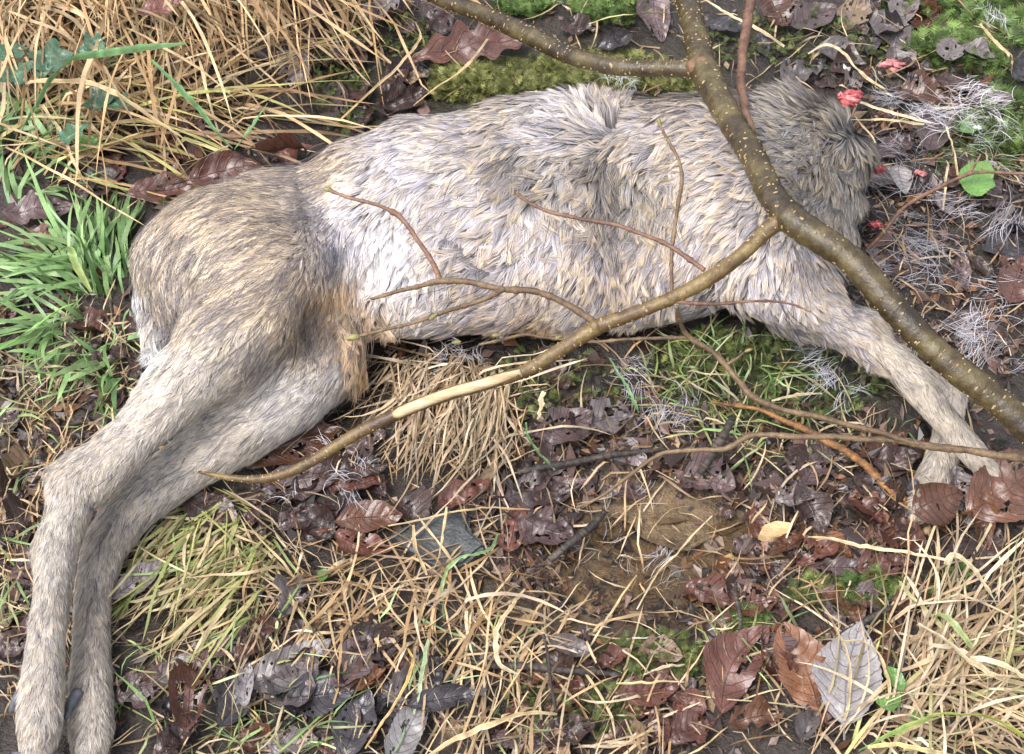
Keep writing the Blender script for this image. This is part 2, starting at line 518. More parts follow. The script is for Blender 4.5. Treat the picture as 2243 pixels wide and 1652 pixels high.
# (x, y, radius px, height of centre above the ground; None = lies on the ground)
TRUNK = [(465, 590, 162, None), (570, 540, 152, None), (700, 500, 148, None), (830, 470, 180, None), (960, 437, 190, None), (1100, 412, 186, None),
         (1250, 405, 184, None), (1400, 405, 182, None), (1550, 405, 184, None), (1690, 390, 178, None), (1765, 385, 152, None)]
BELLY = [(850, 600, 132, .068), (980, 600, 138, None), (1100, 592, 142, None), (1250, 590, 140, None), (1400, 575, 138, None), (1550, 545, 145, None), (1690, 510, 150, None), (1790, 478, 112, .08)]
SHOULDER = [(1560, 400, 120, .115), (1640, 500, 112, .12), (1680, 595, 98, .115)]
FORE = [(1670, 585, 96, .11), (1780, 650, 74, .112), (1890, 722, 52, .104), (1970, 800, 38, .090), (2060, 908, 34, .070), (2140, 1000, 32, .050), (2182, 1052, 30, .036)]
FORE2 = [(1720, 660, 74, .05), (1830, 725, 54, .042), (1960, 790, 42, .032), (2088, 862, 34, .022), (2072, 960, 30, .020), (2050, 1040, 38, .020), (2024, 1100, 38, .016)]
THIGH = [(530, 565, 130, .105), (590, 608, 122, .118), (555, 680, 116, .122), (485, 758, 104, .122), (402, 838, 80, .118), (305, 942, 58, .108), (215, 1036, 66, .098), (165, 1072, 62, .096), (146, 1135, 52, .090),
         (125, 1200, 49, .082), (115, 1300, 44, .074), (101, 1400, 45, .068), (92, 1500, 51, .064), (86, 1590, 52, .060), (82, 1632, 44, .054)]
HOCK = [(175, 1030, 50, .100), (128, 1036, 30, .098)]
SPUR = [(110, 1190, 34, .080), (88, 1204, 22, .080)]
HOCK2 = [(300, 1092, 50, .034), (262, 1098, 30, .034)]
THIGH2 = [(700, 690, 105, .055), (695, 780, 100, .050), (636, 848, 102, .044), (524, 938, 82, .036), (405, 1022, 66, .030), (300, 1098, 60, .028), (232, 1190, 52, .024), (203, 1300, 42, .020),
          (200, 1400, 42, .020), (199, 1500, 48, .021), (200, 1590, 50, .021), (197, 1634, 44, .019)]
TAIL = [(400, 620, 70, .07), (352, 660, 46, .06), (350, 735, 34, .05)]

def chain(rows):
    out = []
    for x, y, r, z in rows:
        if z is None:
            z = 0.085
            for _ in range(4):
                z = rw(x, y, r, z) * 0.94
        out.append((*at(x, y, z), rw(x, y, r, z)))
    return np.array(out)

def sd_chain(P, ch):
    d = np.full(len(P), 9.0, np.float32)
    for a, b in zip(ch[:-1], ch[1:]):
        ab = b[:3] - a[:3]
        t = np.clip(((P - a[:3]) @ ab) / (ab @ ab), 0, 1)
        q = np.linalg.norm(P - a[:3] - t[:, None] * ab, axis=1) - (a[3] + t * (b[3] - a[3]))
        d = np.minimum(d, q)
    return d

def smin(a, b, k):
    h = np.maximum(k - np.abs(a - b), 0) / k
    return np.minimum(a, b) - h * h * k * 0.25

VOX = 0.0046
LO = np.array([-0.56, -0.45, -0.03])
HI = np.array([0.56, 0.40, 0.25])

def sdf(P):
    body = smin(sd_chain(P, chain(TRUNK)), sd_chain(P, chain(BELLY)), 0.05)
    body = smin(body, sd_chain(P, chain(SHOULDER)), 0.05)
    body = smin(body, sd_chain(P, chain(TAIL)), 0.02)
    body = smin(body, sd_chain(P, chain(THIGH2)), 0.014)
    d = smin(body, sd_chain(P, chain(THIGH[:4])), 0.045)
    lower = sd_chain(P, chain(THIGH[3:]))
    for extra in (HOCK, SPUR):
        lower = smin(lower, sd_chain(P, chain(extra)), 0.014)
    d = smin(d, sd_chain(P, chain(HOCK2)), 0.012)
    d = smin(d, lower, 0.004)
    d = smin(d, sd_chain(P, chain(FORE2)), 0.006)
    d = smin(d, sd_chain(P, chain(FORE)), 0.022)
    # lumps and hollows: ribs, slack belly skin, the hollow in front of the thigh
    x, y, z = P[:, 0], P[:, 1], P[:, 2]
    soft = np.clip((y + 0.10) / 0.08, 0.15, 1)
    d += soft * (0.010 * vnoise(x * 11 + z * 5, y * 11, 21) + 0.006 * vnoise(x * 27, y * 27 + z * 9, 22)) + 0.002
    hol = at(830, 545, 0.15)
    d += 0.016 * np.exp(-((P - hol) ** 2).sum(1) / 0.035 ** 2)
    for (xa, ya, xb, yb, zz) in ((330, 885, 190, 1010, .13), (470, 950, 330, 1052, .06)):
        A, B = at(xa, ya, zz), at(xb, yb, zz)
        tt = np.clip(((P - A) @ (B - A)) / ((B - A) @ (B - A)), 0, 1)
        q = ((P - A - tt[:, None] * (B - A)) ** 2).sum(1)
        d += 0.0035 * np.exp(-q / 0.010 ** 2)
    gro = at(700, 705, 0.10)
    d += 0.022 * np.exp(-((P - gro) ** 2).sum(1) / 0.026 ** 2)
    fold = at(1360, 420, 0.16)
    d += 0.015 * np.exp(-((x - fold[0]) / 0.020) ** 2 - ((y - fold[1]) / 0.08) ** 2)
    cr = at(1150, 365, 0.17)
    d += 0.010 * np.exp(-((P - cr) ** 2).sum(1) / 0.022 ** 2)
    cr = at(1080, 540, 0.15)
    d += 0.010 * np.exp(-(((x - cr[0]) * .6 + (y - cr[1]) * .8) / 0.010) ** 2 - ((P - cr) ** 2).sum(1) / 0.05 ** 2)
    end = np.clip((x - 0.27) / 0.06, 0, 1) * np.clip((y + 0.02) / 0.05, 0, 1)
    d += end * (0.022 * vnoise(x * 24 + z * 13, y * 24 + z * 9, 23) + 0.008 * vnoise(x * 60, y * 60 + z * 40, 24) + 0.004)
    return d

def surface_nets():
    n = np.ceil((HI - LO) / VOX).astype(int)
    ax = [LO[i] + VOX * np.arange(n[i]) for i in range(3)]
    G = np.stack(np.meshgrid(*ax, indexing='ij'), -1)
    D = np.empty(G.shape[:3], np.float32)
    for i in range(0, n[0], 24):
        blk = G[i:i + 24]
        D[i:i + 24] = sdf(blk.reshape(-1, 3)).reshape(blk.shape[:3])
    # never open at the border of the box
    for s in (0, -1):
        D[s], D[:, s], D[:, :, s] = np.maximum(D[s], 1e-3), np.maximum(D[:, s], 1e-3), np.maximum(D[:, :, s], 1e-3)
    S = D < 0
    cnt = np.zeros(tuple(n - 1), np.int32)
    acc = np.zeros(tuple(n - 1) + (3,), np.float32)
    corners = [(i, j, k) for i in (0, 1) for j in (0, 1) for k in (0, 1)]
    sl = lambda c: tuple(slice(o, None if o else -1) if o else slice(0, -1) for o in c)
    for c in corners:
        for a in range(3):
            if c[a] == 0:
                e = list(c); e[a] = 1
                d0, d1 = D[sl(c)], D[sl(e)]
                x = (d0 < 0) != (d1 < 0)
                t = np.where(x, d0 / np.where(x, d0 - d1, 1), 0)
                cnt += x
                for q in range(3):
                    acc[..., q] += np.where(x, c[q] + (t if q == a else 0), 0)
    act = cnt > 0
    vid = np.full(cnt.shape, -1, np.int64)
    vid[act] = np.arange(act.sum())
    cell = np.argwhere(act)
    V = LO + VOX * (cell + acc[act] / cnt[act][:, None])
    F = []
    for a in range(3):
        s0 = [slice(None)] * 3; s1 = [slice(None)] * 3
        s0[a], s1[a] = slice(0, -1), slice(1, None)
        x = S[tuple(s0)] != S[tuple(s1)]
        fl = S[tuple(s0)]
        b, c = (a + 1) % 3, (a + 2) % 3
        e = np.argwhere(x)
        ok = (e[:, b] > 0) & (e[:, c] > 0) & (e[:, b] < n[b] - 1) & (e[:, c] < n[c] - 1)
        e = e[ok]
        eb, ec = np.eye(3, dtype=int)[b], np.eye(3, dtype=int)[c]
        q = [e, e - eb, e - eb - ec, e - ec]
        q = np.stack([vid[tuple(p.T)] for p in q], 1)
        inside = fl[tuple(e.T)]
        q[~inside] = q[~inside][:, ::-1]
        F.append(q[(q >= 0).all(1)])
    F = np.vstack(F)
    # two passes of relaxation
    for _ in range(3):
        s = np.zeros_like(V); w = np.zeros(len(V))
        for i in range(4):
            np.add.at(s, F[:, i], V[F[:, (i + 1) % 4]] + V[F[:, (i + 3) % 4]])
            np.add.at(w, F[:, i], 2)
        V = V * 0.5 + 0.5 * s / np.maximum(w, 1)[:, None]
    return V, F

deer = empty('roe_deer', at(1100, 560, 0))
tag(deer, 'headless dead roe deer with wet grey buff coat lying on its side', 'deer')
DV, DF = surface_nets()
DORG = np.array(deer.location)
obj('body', mesh_np('deer_body', DV - DORG, DF, M_SKIN), deer)

fn = np.cross(DV[DF[:, 2]] - DV[DF[:, 0]], DV[DF[:, 3]] - DV[DF[:, 1]])
if (fn[:, 2] * (DV[DF[:, 0], 2] - 0.06)).sum() < 0:
    fn = -fn
VN = np.zeros_like(DV)
for i in range(4):
    np.add.at(VN, DF[:, i], fn)
for _ in range(2):
    s = VN.copy()
    for i in range(4):
        np.add.at(s, DF[:, i], VN[DF[:, (i + 1) % 4]])
    VN = norm(s)

# guide table for the lie of the coat: x, y, flow dx, dy, length mm, lift, tip colour key, mess
FLOW = [
 (1850, 250, -.7, -.5, 19, .9, 'neck', .7), (1880, 225, .3, -1, 22, 1.1, 'flank', .7), (1690, 200, -.4, -1, 19, .9, 'flank', .6), (1800, 195, -.2, -1, 22, 1.1, 'flank', .7), (1745, 195, -.6, -.8, 20, .9, 'neck', .6), (1700, 240, -1, -.1, 16, .35, 'neck', .4), (1850, 430, -.4, 1, 11, .2, 'neck', .35), (1885, 540, 0, 1, 11, .2, 'neck', .25), (1760, 340, -1, .3, 14, .5, 'neck', .7),
 (1775, 385, -.8, .6, 14, .5, 'dark', .9), (1850, 330, -.5, .8, 14, .5, 'dark', .9), (1810, 460, -.3, 1, 12, .3, 'dark', .6), (1800, 300, -1, .4, 15, .5, 'dark', .8), (1745, 480, -.6, .8, 15, .3, 'flank', .4), (1600, 290, -1, .15, 17, .25, 'flank', .3), (1600, 440, -1, .5, 18, .25, 'flank', .3), (1620, 560, -.6, .9, 17, .25, 'flank', .3),
 (1700, 620, .3, 1, 15, .25, 'pale', .3), (1770, 560, .2, 1, 14, .25, 'buff', .3), (1490, 550, -.8, .8, 20, .25, 'buff', .35), (1400, 290, -1, .2, 18, .3, 'flank', .4), (1390, 430, -.3, 1, 19, .5, 'dark', .9),
 (1340, 560, -.3, 1, 22, .35, 'buff', .45), (1370, 370, .2, 1, 18, .6, 'dark', 1.0), (1385, 480, -.2, 1, 18, .5, 'dark', .9), (1180, 372, -.3, 1, 18, .6, 'dark', 1.0), (1030, 510, -.9, .5, 20, .4, 'buff', .5), (1060, 530, -.9, .4, 22, .4, 'buff', .6), (1420, 620, -.3, 1, 22, .4, 'buff', .3), (1330, 620, -.5, 1, 22, .4, 'buff', .3), (1500, 650, -.5, .9, 20, .3, 'flank', .35), (1300, 660, -.7, .8, 20, .3, 'pale', .35), (1200, 750, -.2, 1, 17, .3, 'orange', .4), (1100, 660, -1, .5, 20, .25, 'buff', .35),
 (950, 690, -1, .35, 20, .25, 'pale', .35), (1200, 500, -.5, 1, 22, .35, 'pale', .45), (1250, 260, -.9, -.3, 22, .8, 'white', .7), (1320, 230, .2, -1, 22, .9, 'flank', .6), (1200, 300, -1, .1, 19, .3, 'pale', .4),
 (1130, 350, -.7, .7, 18, .6, 'dark', .9), (1050, 280, -1, .25, 17, .2, 'flank', .25), (1040, 430, -1, .6, 20, .3, 'pale', .35), (900, 330, -1, .4, 16, .2, 'pale', .25), (960, 540, -.2, 1, 18, .35, 'pale', .5),
 (815, 505, -.1, 1, 9, .2, 'white', .4), (840, 525, -.1, 1, 10, .2, 'white', .4), (870, 535, .1, 1, 11, .2, 'white', .4), (835, 570, -.1, 1, 12, .3, 'white', .4), (930, 580, -.3, 1, 16, .3, 'pale', .4), (880, 640, -.4, 1, 16, .3, 'pale', .4), (780, 520, -.2, 1, 14, .3, 'pale', .3), (790, 450, -.8, .7, 15, .25, 'pale', .3), (760, 620, -.1, 1, 20, .4, 'orange', .5), (790, 770, -.15, 1, 26, .45, 'orange', .4), (850, 760, .2, 1, 24, .4, 'orange', .4), (780, 690, -.1, 1, 22, .4, 'orange', .4), (745, 660, -.1, 1, 18, .4, 'orange', .4), (820, 800, 0, 1, 24, .4, 'orange', .4), (1180, 770, -.2, 1, 17, .3, 'orange', .4),
 (720, 380, -1, .3, 13, .15, 'rump', .2), (740, 540, -.3, 1, 14, .25, 'pale', .3), (580, 420, -1, .3, 13, .15, 'rump', .2), (430, 480, -.9, .6, 13, .15, 'rump', .2), (330, 600, -.4, 1, 14, .2, 'rump', .2), (600, 530, -1, .6, 14, .18, 'rump', .22),
 (480, 620, -.8, .8, 14, .18, 'rump', .22), (620, 660, -.9, .7, 13, .18, 'rump', .2), (440, 770, -.75, .85, 12, .15, 'thigh', .2), (330, 900, -.8, .8, 10, .15, 'thigh', .2), (250, 1000, -.7, .8, 9, .15, 'shank', .2), (150, 1060, -.3, 1, 8, .15, 'shank', .2),
 (120, 1200, -.1, 1, 8, .15, 'shank', .2), (100, 1400, -.05, 1, 8, .15, 'shank', .2), (90, 1600, 0, 1, 9, .2, 'shank', .25), (750, 800, -.7, .9, 11, .15, 'inner', .2), (640, 870, -.85, .65, 11, .15, 'inner', .2), (700, 850, -.8, .7, 11, .15, 'inner', .2), (500, 980, -.85, .6, 10, .15, 'thigh', .2),
 (370, 1070, -.8, .7, 9, .15, 'shank', .2), (250, 1180, -.35, 1, 8, .15, 'shank_shade', .2), (205, 1350, 0, 1, 8, .15, 'shank_shade', .2), (200, 1600, 0, 1, 9, .2, 'shank', .25),
 (1810, 680, .8, .6, 12, .2, 'flank', .3), (1950, 770, .8, .75, 9, .15, 'leg', .25), (2060, 900, .75, .85, 7, .12, 'leg', .2), (2170, 1040, .7, .85, 7, .12, 'leg', .2), (1860, 780, .7, .8, 14, .4, 'buff', .5), (2080, 880, -.1, 1, 7, .12, 'shank', .2), (2040, 1040, -.3, 1, 11, .2, 'shank', .3),
 (296, 640, -.2, 1, 15, .4, 'snow', .3), (300, 690, -.2, 1, 15, .4, 'snow', .3), (330, 660, -.3, 1, 14, .2, 'rump', .2), (345, 705, -.3, 1, 14, .2, 'rump', .2), (332, 745, -.3, 1, 18, .5, 'snow', .4), (338, 765, -.2, 1, 15, .4, 'snow', .4), (400, 740, -.8, .8, 12, .15, 'rump', .2), (372, 800, -.8, .8, 11, .15, 'thigh', .2), (345, 850, -.8, .8, 10, .15, 'thigh', .2), (1905, 300, .8, .5, 18, .5, 'neck', .6),
]
# root, middle, tip
TONE = {'inner': ((.30, .28, .28), (.62, .575, .565), (.80, .71, .58)), 'neck': ((.14, .13, .135), (.28, .265, .27), (.62, .53, .40)), 'flank': ((.13, .12, .13), (.41, .38, .41), (.82, .645, .44)), 'pale': ((.17, .16, .185), (.50, .47, .53), (.88, .73, .54)),
        'buff': ((.14, .13, .145), (.42, .39, .43), (.82, .60, .36)), 'orange': ((.36, .27, .20), (.62, .45, .29), (.78, .50, .26)), 'dark': ((.09, .08, .08), (.22, .205, .21), (.56, .43, .26)),
        'white': ((.52, .48, .49), (.70, .655, .66), (.82, .77, .75)), 'snow': ((.72, .72, .72), (.82, .82, .82), (.86, .86, .86)), 'rump': ((.25, .205, .18), (.56, .465, .38), (.82, .635, .42)),
        'thigh': ((.26, .23, .21), (.54, .475, .425), (.77, .65, .50)), 'shank': ((.23, .205, .195), (.47, .425, .395), (.70, .58, .43)), 'shank_shade': ((.18, .16, .155), (.36, .315, .29), (.52, .42, .30)), 'leg': ((.25, .22, .20), (.53, .465, .40), (.77, .63, .46))}  # the darker copy of shank paints in the shade where the hind legs meet

def u01(n, a, b): return a + (b - a) * RNG.random(n)

def coat():
    # sample roots on the faces
    A = np.linalg.norm(fn, axis=1)
    cen = DV[DF].mean(1)
    nz = norm(fn)
    wgt = A * (cen[:, 2] > -0.004) * np.clip(nz[:, 2] + 0.75, 0.0, 1)
    px, py = project(cen)
    wgt = wgt * np.where(py > 850, 1.5, 1.0) * np.where((px > 1850) & (py > 620), 1.5, 1.0) * np.where(px < 780, 1.25, 1.0)
    N, M = 470_000, 42_000
    flk = (px > 740) & (px < 1720) & (py < 800)
    wc = wgt * np.where(flk, 0.40, 1.0)
    wgt = wgt * np.where(flk, 0.85, 1.0)
    def draw(k, wt):
        cw = np.cumsum(wt)
        f = np.searchsorted(cw, RNG.random(k) * cw[-1])
        a, b = RNG.random((k, 1)), RNG.random((k, 1))
        q = DF[f]
        lerp = lambda T: (T[q[:, 0]] * (1 - a) + T[q[:, 1]] * a) * (1 - b) + (T[q[:, 3]] * (1 - a) + T[q[:, 2]] * a) * b
        return lerp(DV), norm(lerp(VN))
    R, Nn = draw(N, wgt)
    Cr, Cn = draw(M, wc)
    kd = kdtree.KDTree(M)
    for i, p in enumerate(Cr):
        kd.insert(p, i)
    kd.balance()
    near = np.array([kd.find(p)[1] for p in R])
    tab = np.array([r[:6] + (r[7],) for r in FLOW], float)
    tone = np.array([TONE[r[6]] for r in FLOW]).reshape(len(FLOW), 9)
    def field(P):
        x, y = project(P)
        x = x + 26 * vnoise(x / 60, y / 60, 31); y = y + 26 * vnoise(x / 60, y / 60, 32)
        out = np.empty((len(P), 5 + 9))
        for i in range(0, len(P), 20000):
            s = slice(i, i + 20000)
            d2 = (x[s, None] - tab[:, 0]) ** 2 + (y[s, None] - tab[:, 1]) ** 2
            w = 1 / (d2 + 18 ** 2) ** 1.7
            # the little white patches reach no further than they do
            w[:, [k for k, r in enumerate(FLOW) if r[6] == 'white' and r[0] > 1000]] *= 0.42
            w /= w.sum(1, keepdims=True)
            out[s] = np.concatenate([w @ tab[:, 2:7], w @ tone], 1)
        return out
    Fc = field(Cr)
    # direction of each lock, with drift that is coherent over a few centimetres
    cx, cy = project(Cr)
    mess = Fc[:, 4]
    ang = np.arctan2(Fc[:, 1], Fc[:, 0])
    ang = ang + mess * (2.0 * vnoise(cx / 36, cy / 36, 41) + 1.8 * vnoise(cx / 15, cy / 15, 42)) + RNG.normal(size=M) * (0.07 + 0.26 * mess)
    dimg = np.cos(ang)[:, None] * RGT - np.sin(ang)[:, None] * UPV
    dimg = norm(dimg)
    t = norm(dimg - (dimg * Cn).sum(1, keepdims=True) * Cn)
    L = Fc[:, 2] / 1000 * 1.5 * (0.75 + 0.5 * RNG.random(M))
    lift = 0.52 * Fc[:, 3] * (0.5 + RNG.random(M)) + 0.05
    K = 3
    ts = np.array([0, 0.55, 1.0])
    def path(root, nrm, tan, Ln, lf):
        side = np.cross(nrm, tan)
        along = (tan[:, None] * ts[None, :, None]) * Ln[:, None, None]
        up = nrm[:, None] * (np.sin(lf)[:, None] * ts - 0.55 * np.sin(lf)[:, None] * ts ** 2)[..., None] * Ln[:, None, None]
        return root[:, None] + along + up
    sidec = np.cross(Cn, t)
    curl = RNG.normal(size=M) * 0.22
    Cp = path(Cr, Cn, t, L, lift) + sidec[:, None] * (curl[:, None] * ts ** 2 * L[:, None])[..., None]
    # hairs
    tn = t[near] + 0.16 * RNG.normal(size=(N, 3))
    tn = norm(tn - (tn * Nn).sum(1, keepdims=True) * Nn)
    Ln = L[near] * (0.7 + 0.5 * RNG.random(N))
    lf = lift[near] * (0.6 + 0.8 * RNG.random(N))
    P = path(R, Nn, tn, Ln, lf)
    pull = (0.62 + 0.36 * RNG.random(N))[:, None] * ts ** 0.9 * np.clip(Fc[near, 2] / 15, .5, 1)[:, None]
    P = P + (Cp[near] - P) * pull[..., None]
    P[..., 2] = np.maximum(P[..., 2], gh(P[..., 0], P[..., 1]) - 0.004)
    dirs = norm(P[:, -1] - P[:, 0])
    side = norm(np.cross(dirs, Nn))
    roll = RNG.normal(size=(N, 1)) * 0.22
    side = norm(side * np.cos(roll) + np.cross(dirs, side) * np.sin(roll))
    wid = (0.00027 + 0.00016 * RNG.random(N))[:, None] * np.array([0.9, 0.9, 0.05])
    wid = wid * np.clip(Ln / 0.020, 0.5, 1.1)[:, None]
    # colour: dark root, grey middle, buff tip; locks differ, a few hairs are near black or near white
    Ft = Fc[near, 5:].reshape(N, 3, 3)
    lock = 0.80 + 0.36 * RNG.random(M)
    streak = vnoise((cx * np.sin(ang) + cy * np.cos(ang)) / 7, (cx * np.cos(ang) - cy * np.sin(ang)) / 46, 55)
    lock = lock * (1 + 0.55 * np.clip(streak, -.5, .3))
    lock = lock[near]
    one = 0.80 + 0.40 * RNG.random(N)
    one = np.where(RNG.random(N) < 0.09, one * 0.42, one)
    buff = np.clip(RNG.normal(0.72, 0.36, M)[near] + RNG.normal(0, 0.22, N), 0, 1.1)[:, None]
    tip = Ft[:, 1] * (1 - buff) + Ft[:, 2] * buff
    C = np.stack([Ft[:, 0] * 0.55, Ft[:, 1] * 0.72 + tip * 0.25, tip], 1) * (lock * one)[:, None, None]
    V, F, cc = strips(P, wid, side[:, None], np.clip(C, 0, 0.92))
    o = obj('coat', mesh_np('deer_coat', V - DORG, F, M_FUR, cc), deer)
    tag(o, 'wet grey fur with buff tips, matted in locks', kind='stuff')
    # dark strands added over the coat to draw the shade in its partings
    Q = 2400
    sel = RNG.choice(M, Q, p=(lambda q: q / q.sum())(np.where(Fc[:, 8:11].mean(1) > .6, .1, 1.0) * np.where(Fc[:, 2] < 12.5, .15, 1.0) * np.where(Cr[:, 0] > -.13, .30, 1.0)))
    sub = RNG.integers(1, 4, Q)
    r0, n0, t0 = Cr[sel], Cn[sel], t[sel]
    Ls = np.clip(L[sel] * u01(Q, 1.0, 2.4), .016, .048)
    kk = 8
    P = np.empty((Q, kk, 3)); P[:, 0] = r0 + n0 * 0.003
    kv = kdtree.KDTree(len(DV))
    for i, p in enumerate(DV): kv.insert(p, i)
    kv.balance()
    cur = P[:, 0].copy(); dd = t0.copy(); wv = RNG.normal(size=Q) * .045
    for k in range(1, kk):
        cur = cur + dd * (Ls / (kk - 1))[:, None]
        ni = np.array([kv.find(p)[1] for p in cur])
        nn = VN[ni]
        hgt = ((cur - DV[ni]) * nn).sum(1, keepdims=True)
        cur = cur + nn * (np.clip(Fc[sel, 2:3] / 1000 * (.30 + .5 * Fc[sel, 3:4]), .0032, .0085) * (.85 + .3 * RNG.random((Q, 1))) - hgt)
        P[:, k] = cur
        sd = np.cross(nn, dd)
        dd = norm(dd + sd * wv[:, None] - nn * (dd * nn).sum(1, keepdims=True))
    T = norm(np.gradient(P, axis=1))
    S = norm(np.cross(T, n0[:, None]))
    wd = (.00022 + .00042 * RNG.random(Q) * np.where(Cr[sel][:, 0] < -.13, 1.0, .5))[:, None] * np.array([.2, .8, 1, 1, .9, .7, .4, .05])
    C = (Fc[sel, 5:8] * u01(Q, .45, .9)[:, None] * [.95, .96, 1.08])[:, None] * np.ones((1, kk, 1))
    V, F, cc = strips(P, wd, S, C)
    o = obj('parting_shade', mesh_np('parting_shade', V - DORG, F, M_FUR, cc), deer)
    tag(o, 'dark strands added for the shade between the wet locks', kind='stuff')
coat()

def lump(rx, ry, rz, seed, sub=2, amp=0.25, freq=2.0):
    """an irregular rounded piece; returns V, F"""
    import bmesh
    bm = bmesh.new()
    bmesh.ops.create_icosphere(bm, subdivisions=sub, radius=1)
    V = np.array([v.co[:] for v in bm.verts])
    F = np.array([[v.index for v in f.verts] for f in bm.faces])
    bm.free()
    n = vnoise(V[:, 0] * freq + V[:, 2] * 1.7 + seed, V[:, 1] * freq + V[:, 2] + seed * 3.1, seed) + 0.5 * vnoise(V[:, 0] * freq * 2.3 + seed, V[:, 1] * freq * 2.3 - V[:, 2], seed + 1)
    V = V * (1 + amp * 2 * n)[:, None] * np.array([rx, ry, rz])
    return V, F

def rot_to(d, up=(0, 0, 1)):
    d = Vector(d).normalized()
    return d.to_track_quat('X', 'Z').to_matrix()

# dew claws and hooves
def horn(name, x, y, z, tipx, tipy, tipz, r, mat, label=None):
    a, b = at(x, y, z), at(tipx, tipy, tipz)
    pts = np.array([a, a * 0.55 + b * 0.45 + np.array([0, 0, 0.003]), b * 0.9 + a * 0.1, b])
    V, F, _ = tube(pts - DORG, np.array([r, r * 0.95, r * 0.55, r * 0.25]), 10, 14, 0.02)
    o = obj(name, mesh_np(name, V, F, mat), deer)
    if label: o['label'] = label
    return o
horn('dewclaw', 56, 1508, .060, 22, 1562, .050, .0052, M_HOOF, 'small dark dew claw')
horn('dewclaw', 172, 1515, .040, 142, 1576, .042, .0052, M_HOOF, 'small dark dew claw')
horn('dewclaw', 2144, 1040, .036, 2141, 1072, .018, .0060, M_HOOF, 'small dark dew claw')
horn('dewclaw', 2010, 1058, .036, 1988, 1072, .022, .0040, M_HOOF, 'small dark dew claw')
for (x0, x1, y0, z0) in ((62, 96, 1655, .046), (180, 222, 1672, .034)):
    for x in (x0, x1):
        horn('hoof', x, y0 - 8, z0, x - 4, y0 + 95, z0 - .022, .014, M_HOOF, 'dark grey cloven hoof')
horn('hoof', 2030, 1094, .020, 2008, 1138, .008, .0105, M_HOOF, 'dark grey cloven hoof')
horn('hoof', 2012, 1092, .020, 1990, 1132, .008, .0105, M_HOOF, 'dark grey cloven hoof')
horn('hoof', 2186, 1058, .024, 2216, 1110, .010, .0125, M_HOOF, 'dark grey cloven hoof')
# the torn neck
w = empty('neck_wound', (0, 0, 0))
w.parent = deer
w['label'] = 'raw red torn flesh at the neck stump'
for k, (x, y, z, r, m) in enumerate([(1852, 216, .070, .007, M_FLESH), (1864, 221, .072, .0065, M_PINK), (1858, 228, .078, .006, M_FLESH), (1872, 213, .062, .006, M_FLESH), (1846, 211, .062, .005, M_PINK), (1868, 206, .058, .006, M_FLESH),
                                     (1921, 372, .060, .006, M_FLESH), (1916, 492, .040, .006, M_FLESH)]):
    V, F = lump(r * 1.2, r * 0.8, r * 0.7, 60 + k, 3, 0.7, 2.6)
    obj('flesh_lobe', mesh_np('flesh_lobe', V + at(x, y, z) - DORG, F, m), w)

# ------------------------------------------------------------------ branches
def pix_path(rows):
    """rows of (x, y, z, radius px) -> points and radii in metres"""
    pts = np.array([at(x, y, z) for x, y, z, r in rows])
    rad = np.array([rw(x, y, r, z) for x, y, z, r in rows])
    return pts, rad

def bud(parent, org, x, y, z, dx, dy, size=0.008, mat=None):
    V, F = lump(size * .85, size * 0.36, size * 0.36, int(x) % 50, 2, 0.12)
    d = norm(RGT * dx - UPV * dy)
    V = V @ np.array(rot_to(d)).T
    obj('bud', mesh_np('bud', V + at(x, y, z) - org, F, mat or M_BUD), parent)

def limb(name, rows, mat, parent, org, sides=10, seed=0, lent=0, rough=0.04):
    pts, rad = pix_path(rows)
    if sides == 8: rad = rad * 0.88
    V, F, (p, r, a, b) = tube(pts - org, rad, sides, max(16, len(rows) * 14), rough * 0.8, seed, 0.031 if sides == 8 else 0.0)
    o = obj(name, mesh_np(name, V, F, mat), parent)
    if lent:
        rg = np.random.default_rng(seed + 5)
        t = norm(np.gradient(p, axis=0))
        i = rg.integers(1, len(p) - 1, lent)
        th = rg.random(lent) * 2 * np.pi
        nrm = a[i] * np.cos(th)[:, None] + b[i] * np.sin(th)[:, None]
        c = p[i] + t[i] * rg.normal(size=(lent, 1)) * 0.006 + nrm * (r[i] * 1.0)[:, None]
        tan = np.cross(t[i], nrm)
        la = (0.0006 + 0.0022 * rg.random(lent) ** 1.8)[:, None]
        lb = (0.0006 + 0.0007 * rg.random(lent))[:, None]
        ring = [c + nrm * 0.0008]
        for q in range(6):
            ring.append(c + tan * la * math.cos(q * math.pi / 3) + t[i] * lb * math.sin(q * math.pi / 3) - nrm * 0.0003)
        LV = np.stack(ring, 1).reshape(-1, 3)
        base = (np.arange(lent) * 7)[:, None]
        LF = np.concatenate([base + np.array([[0, 1 + q, 1 + (q + 1) % 6]]) for q in range(6)])
        l = obj('lenticels', mesh_np('lenticels', LV, LF, M_LENT, smooth=False), o)
        l['kind'] = 'stuff'
    return o

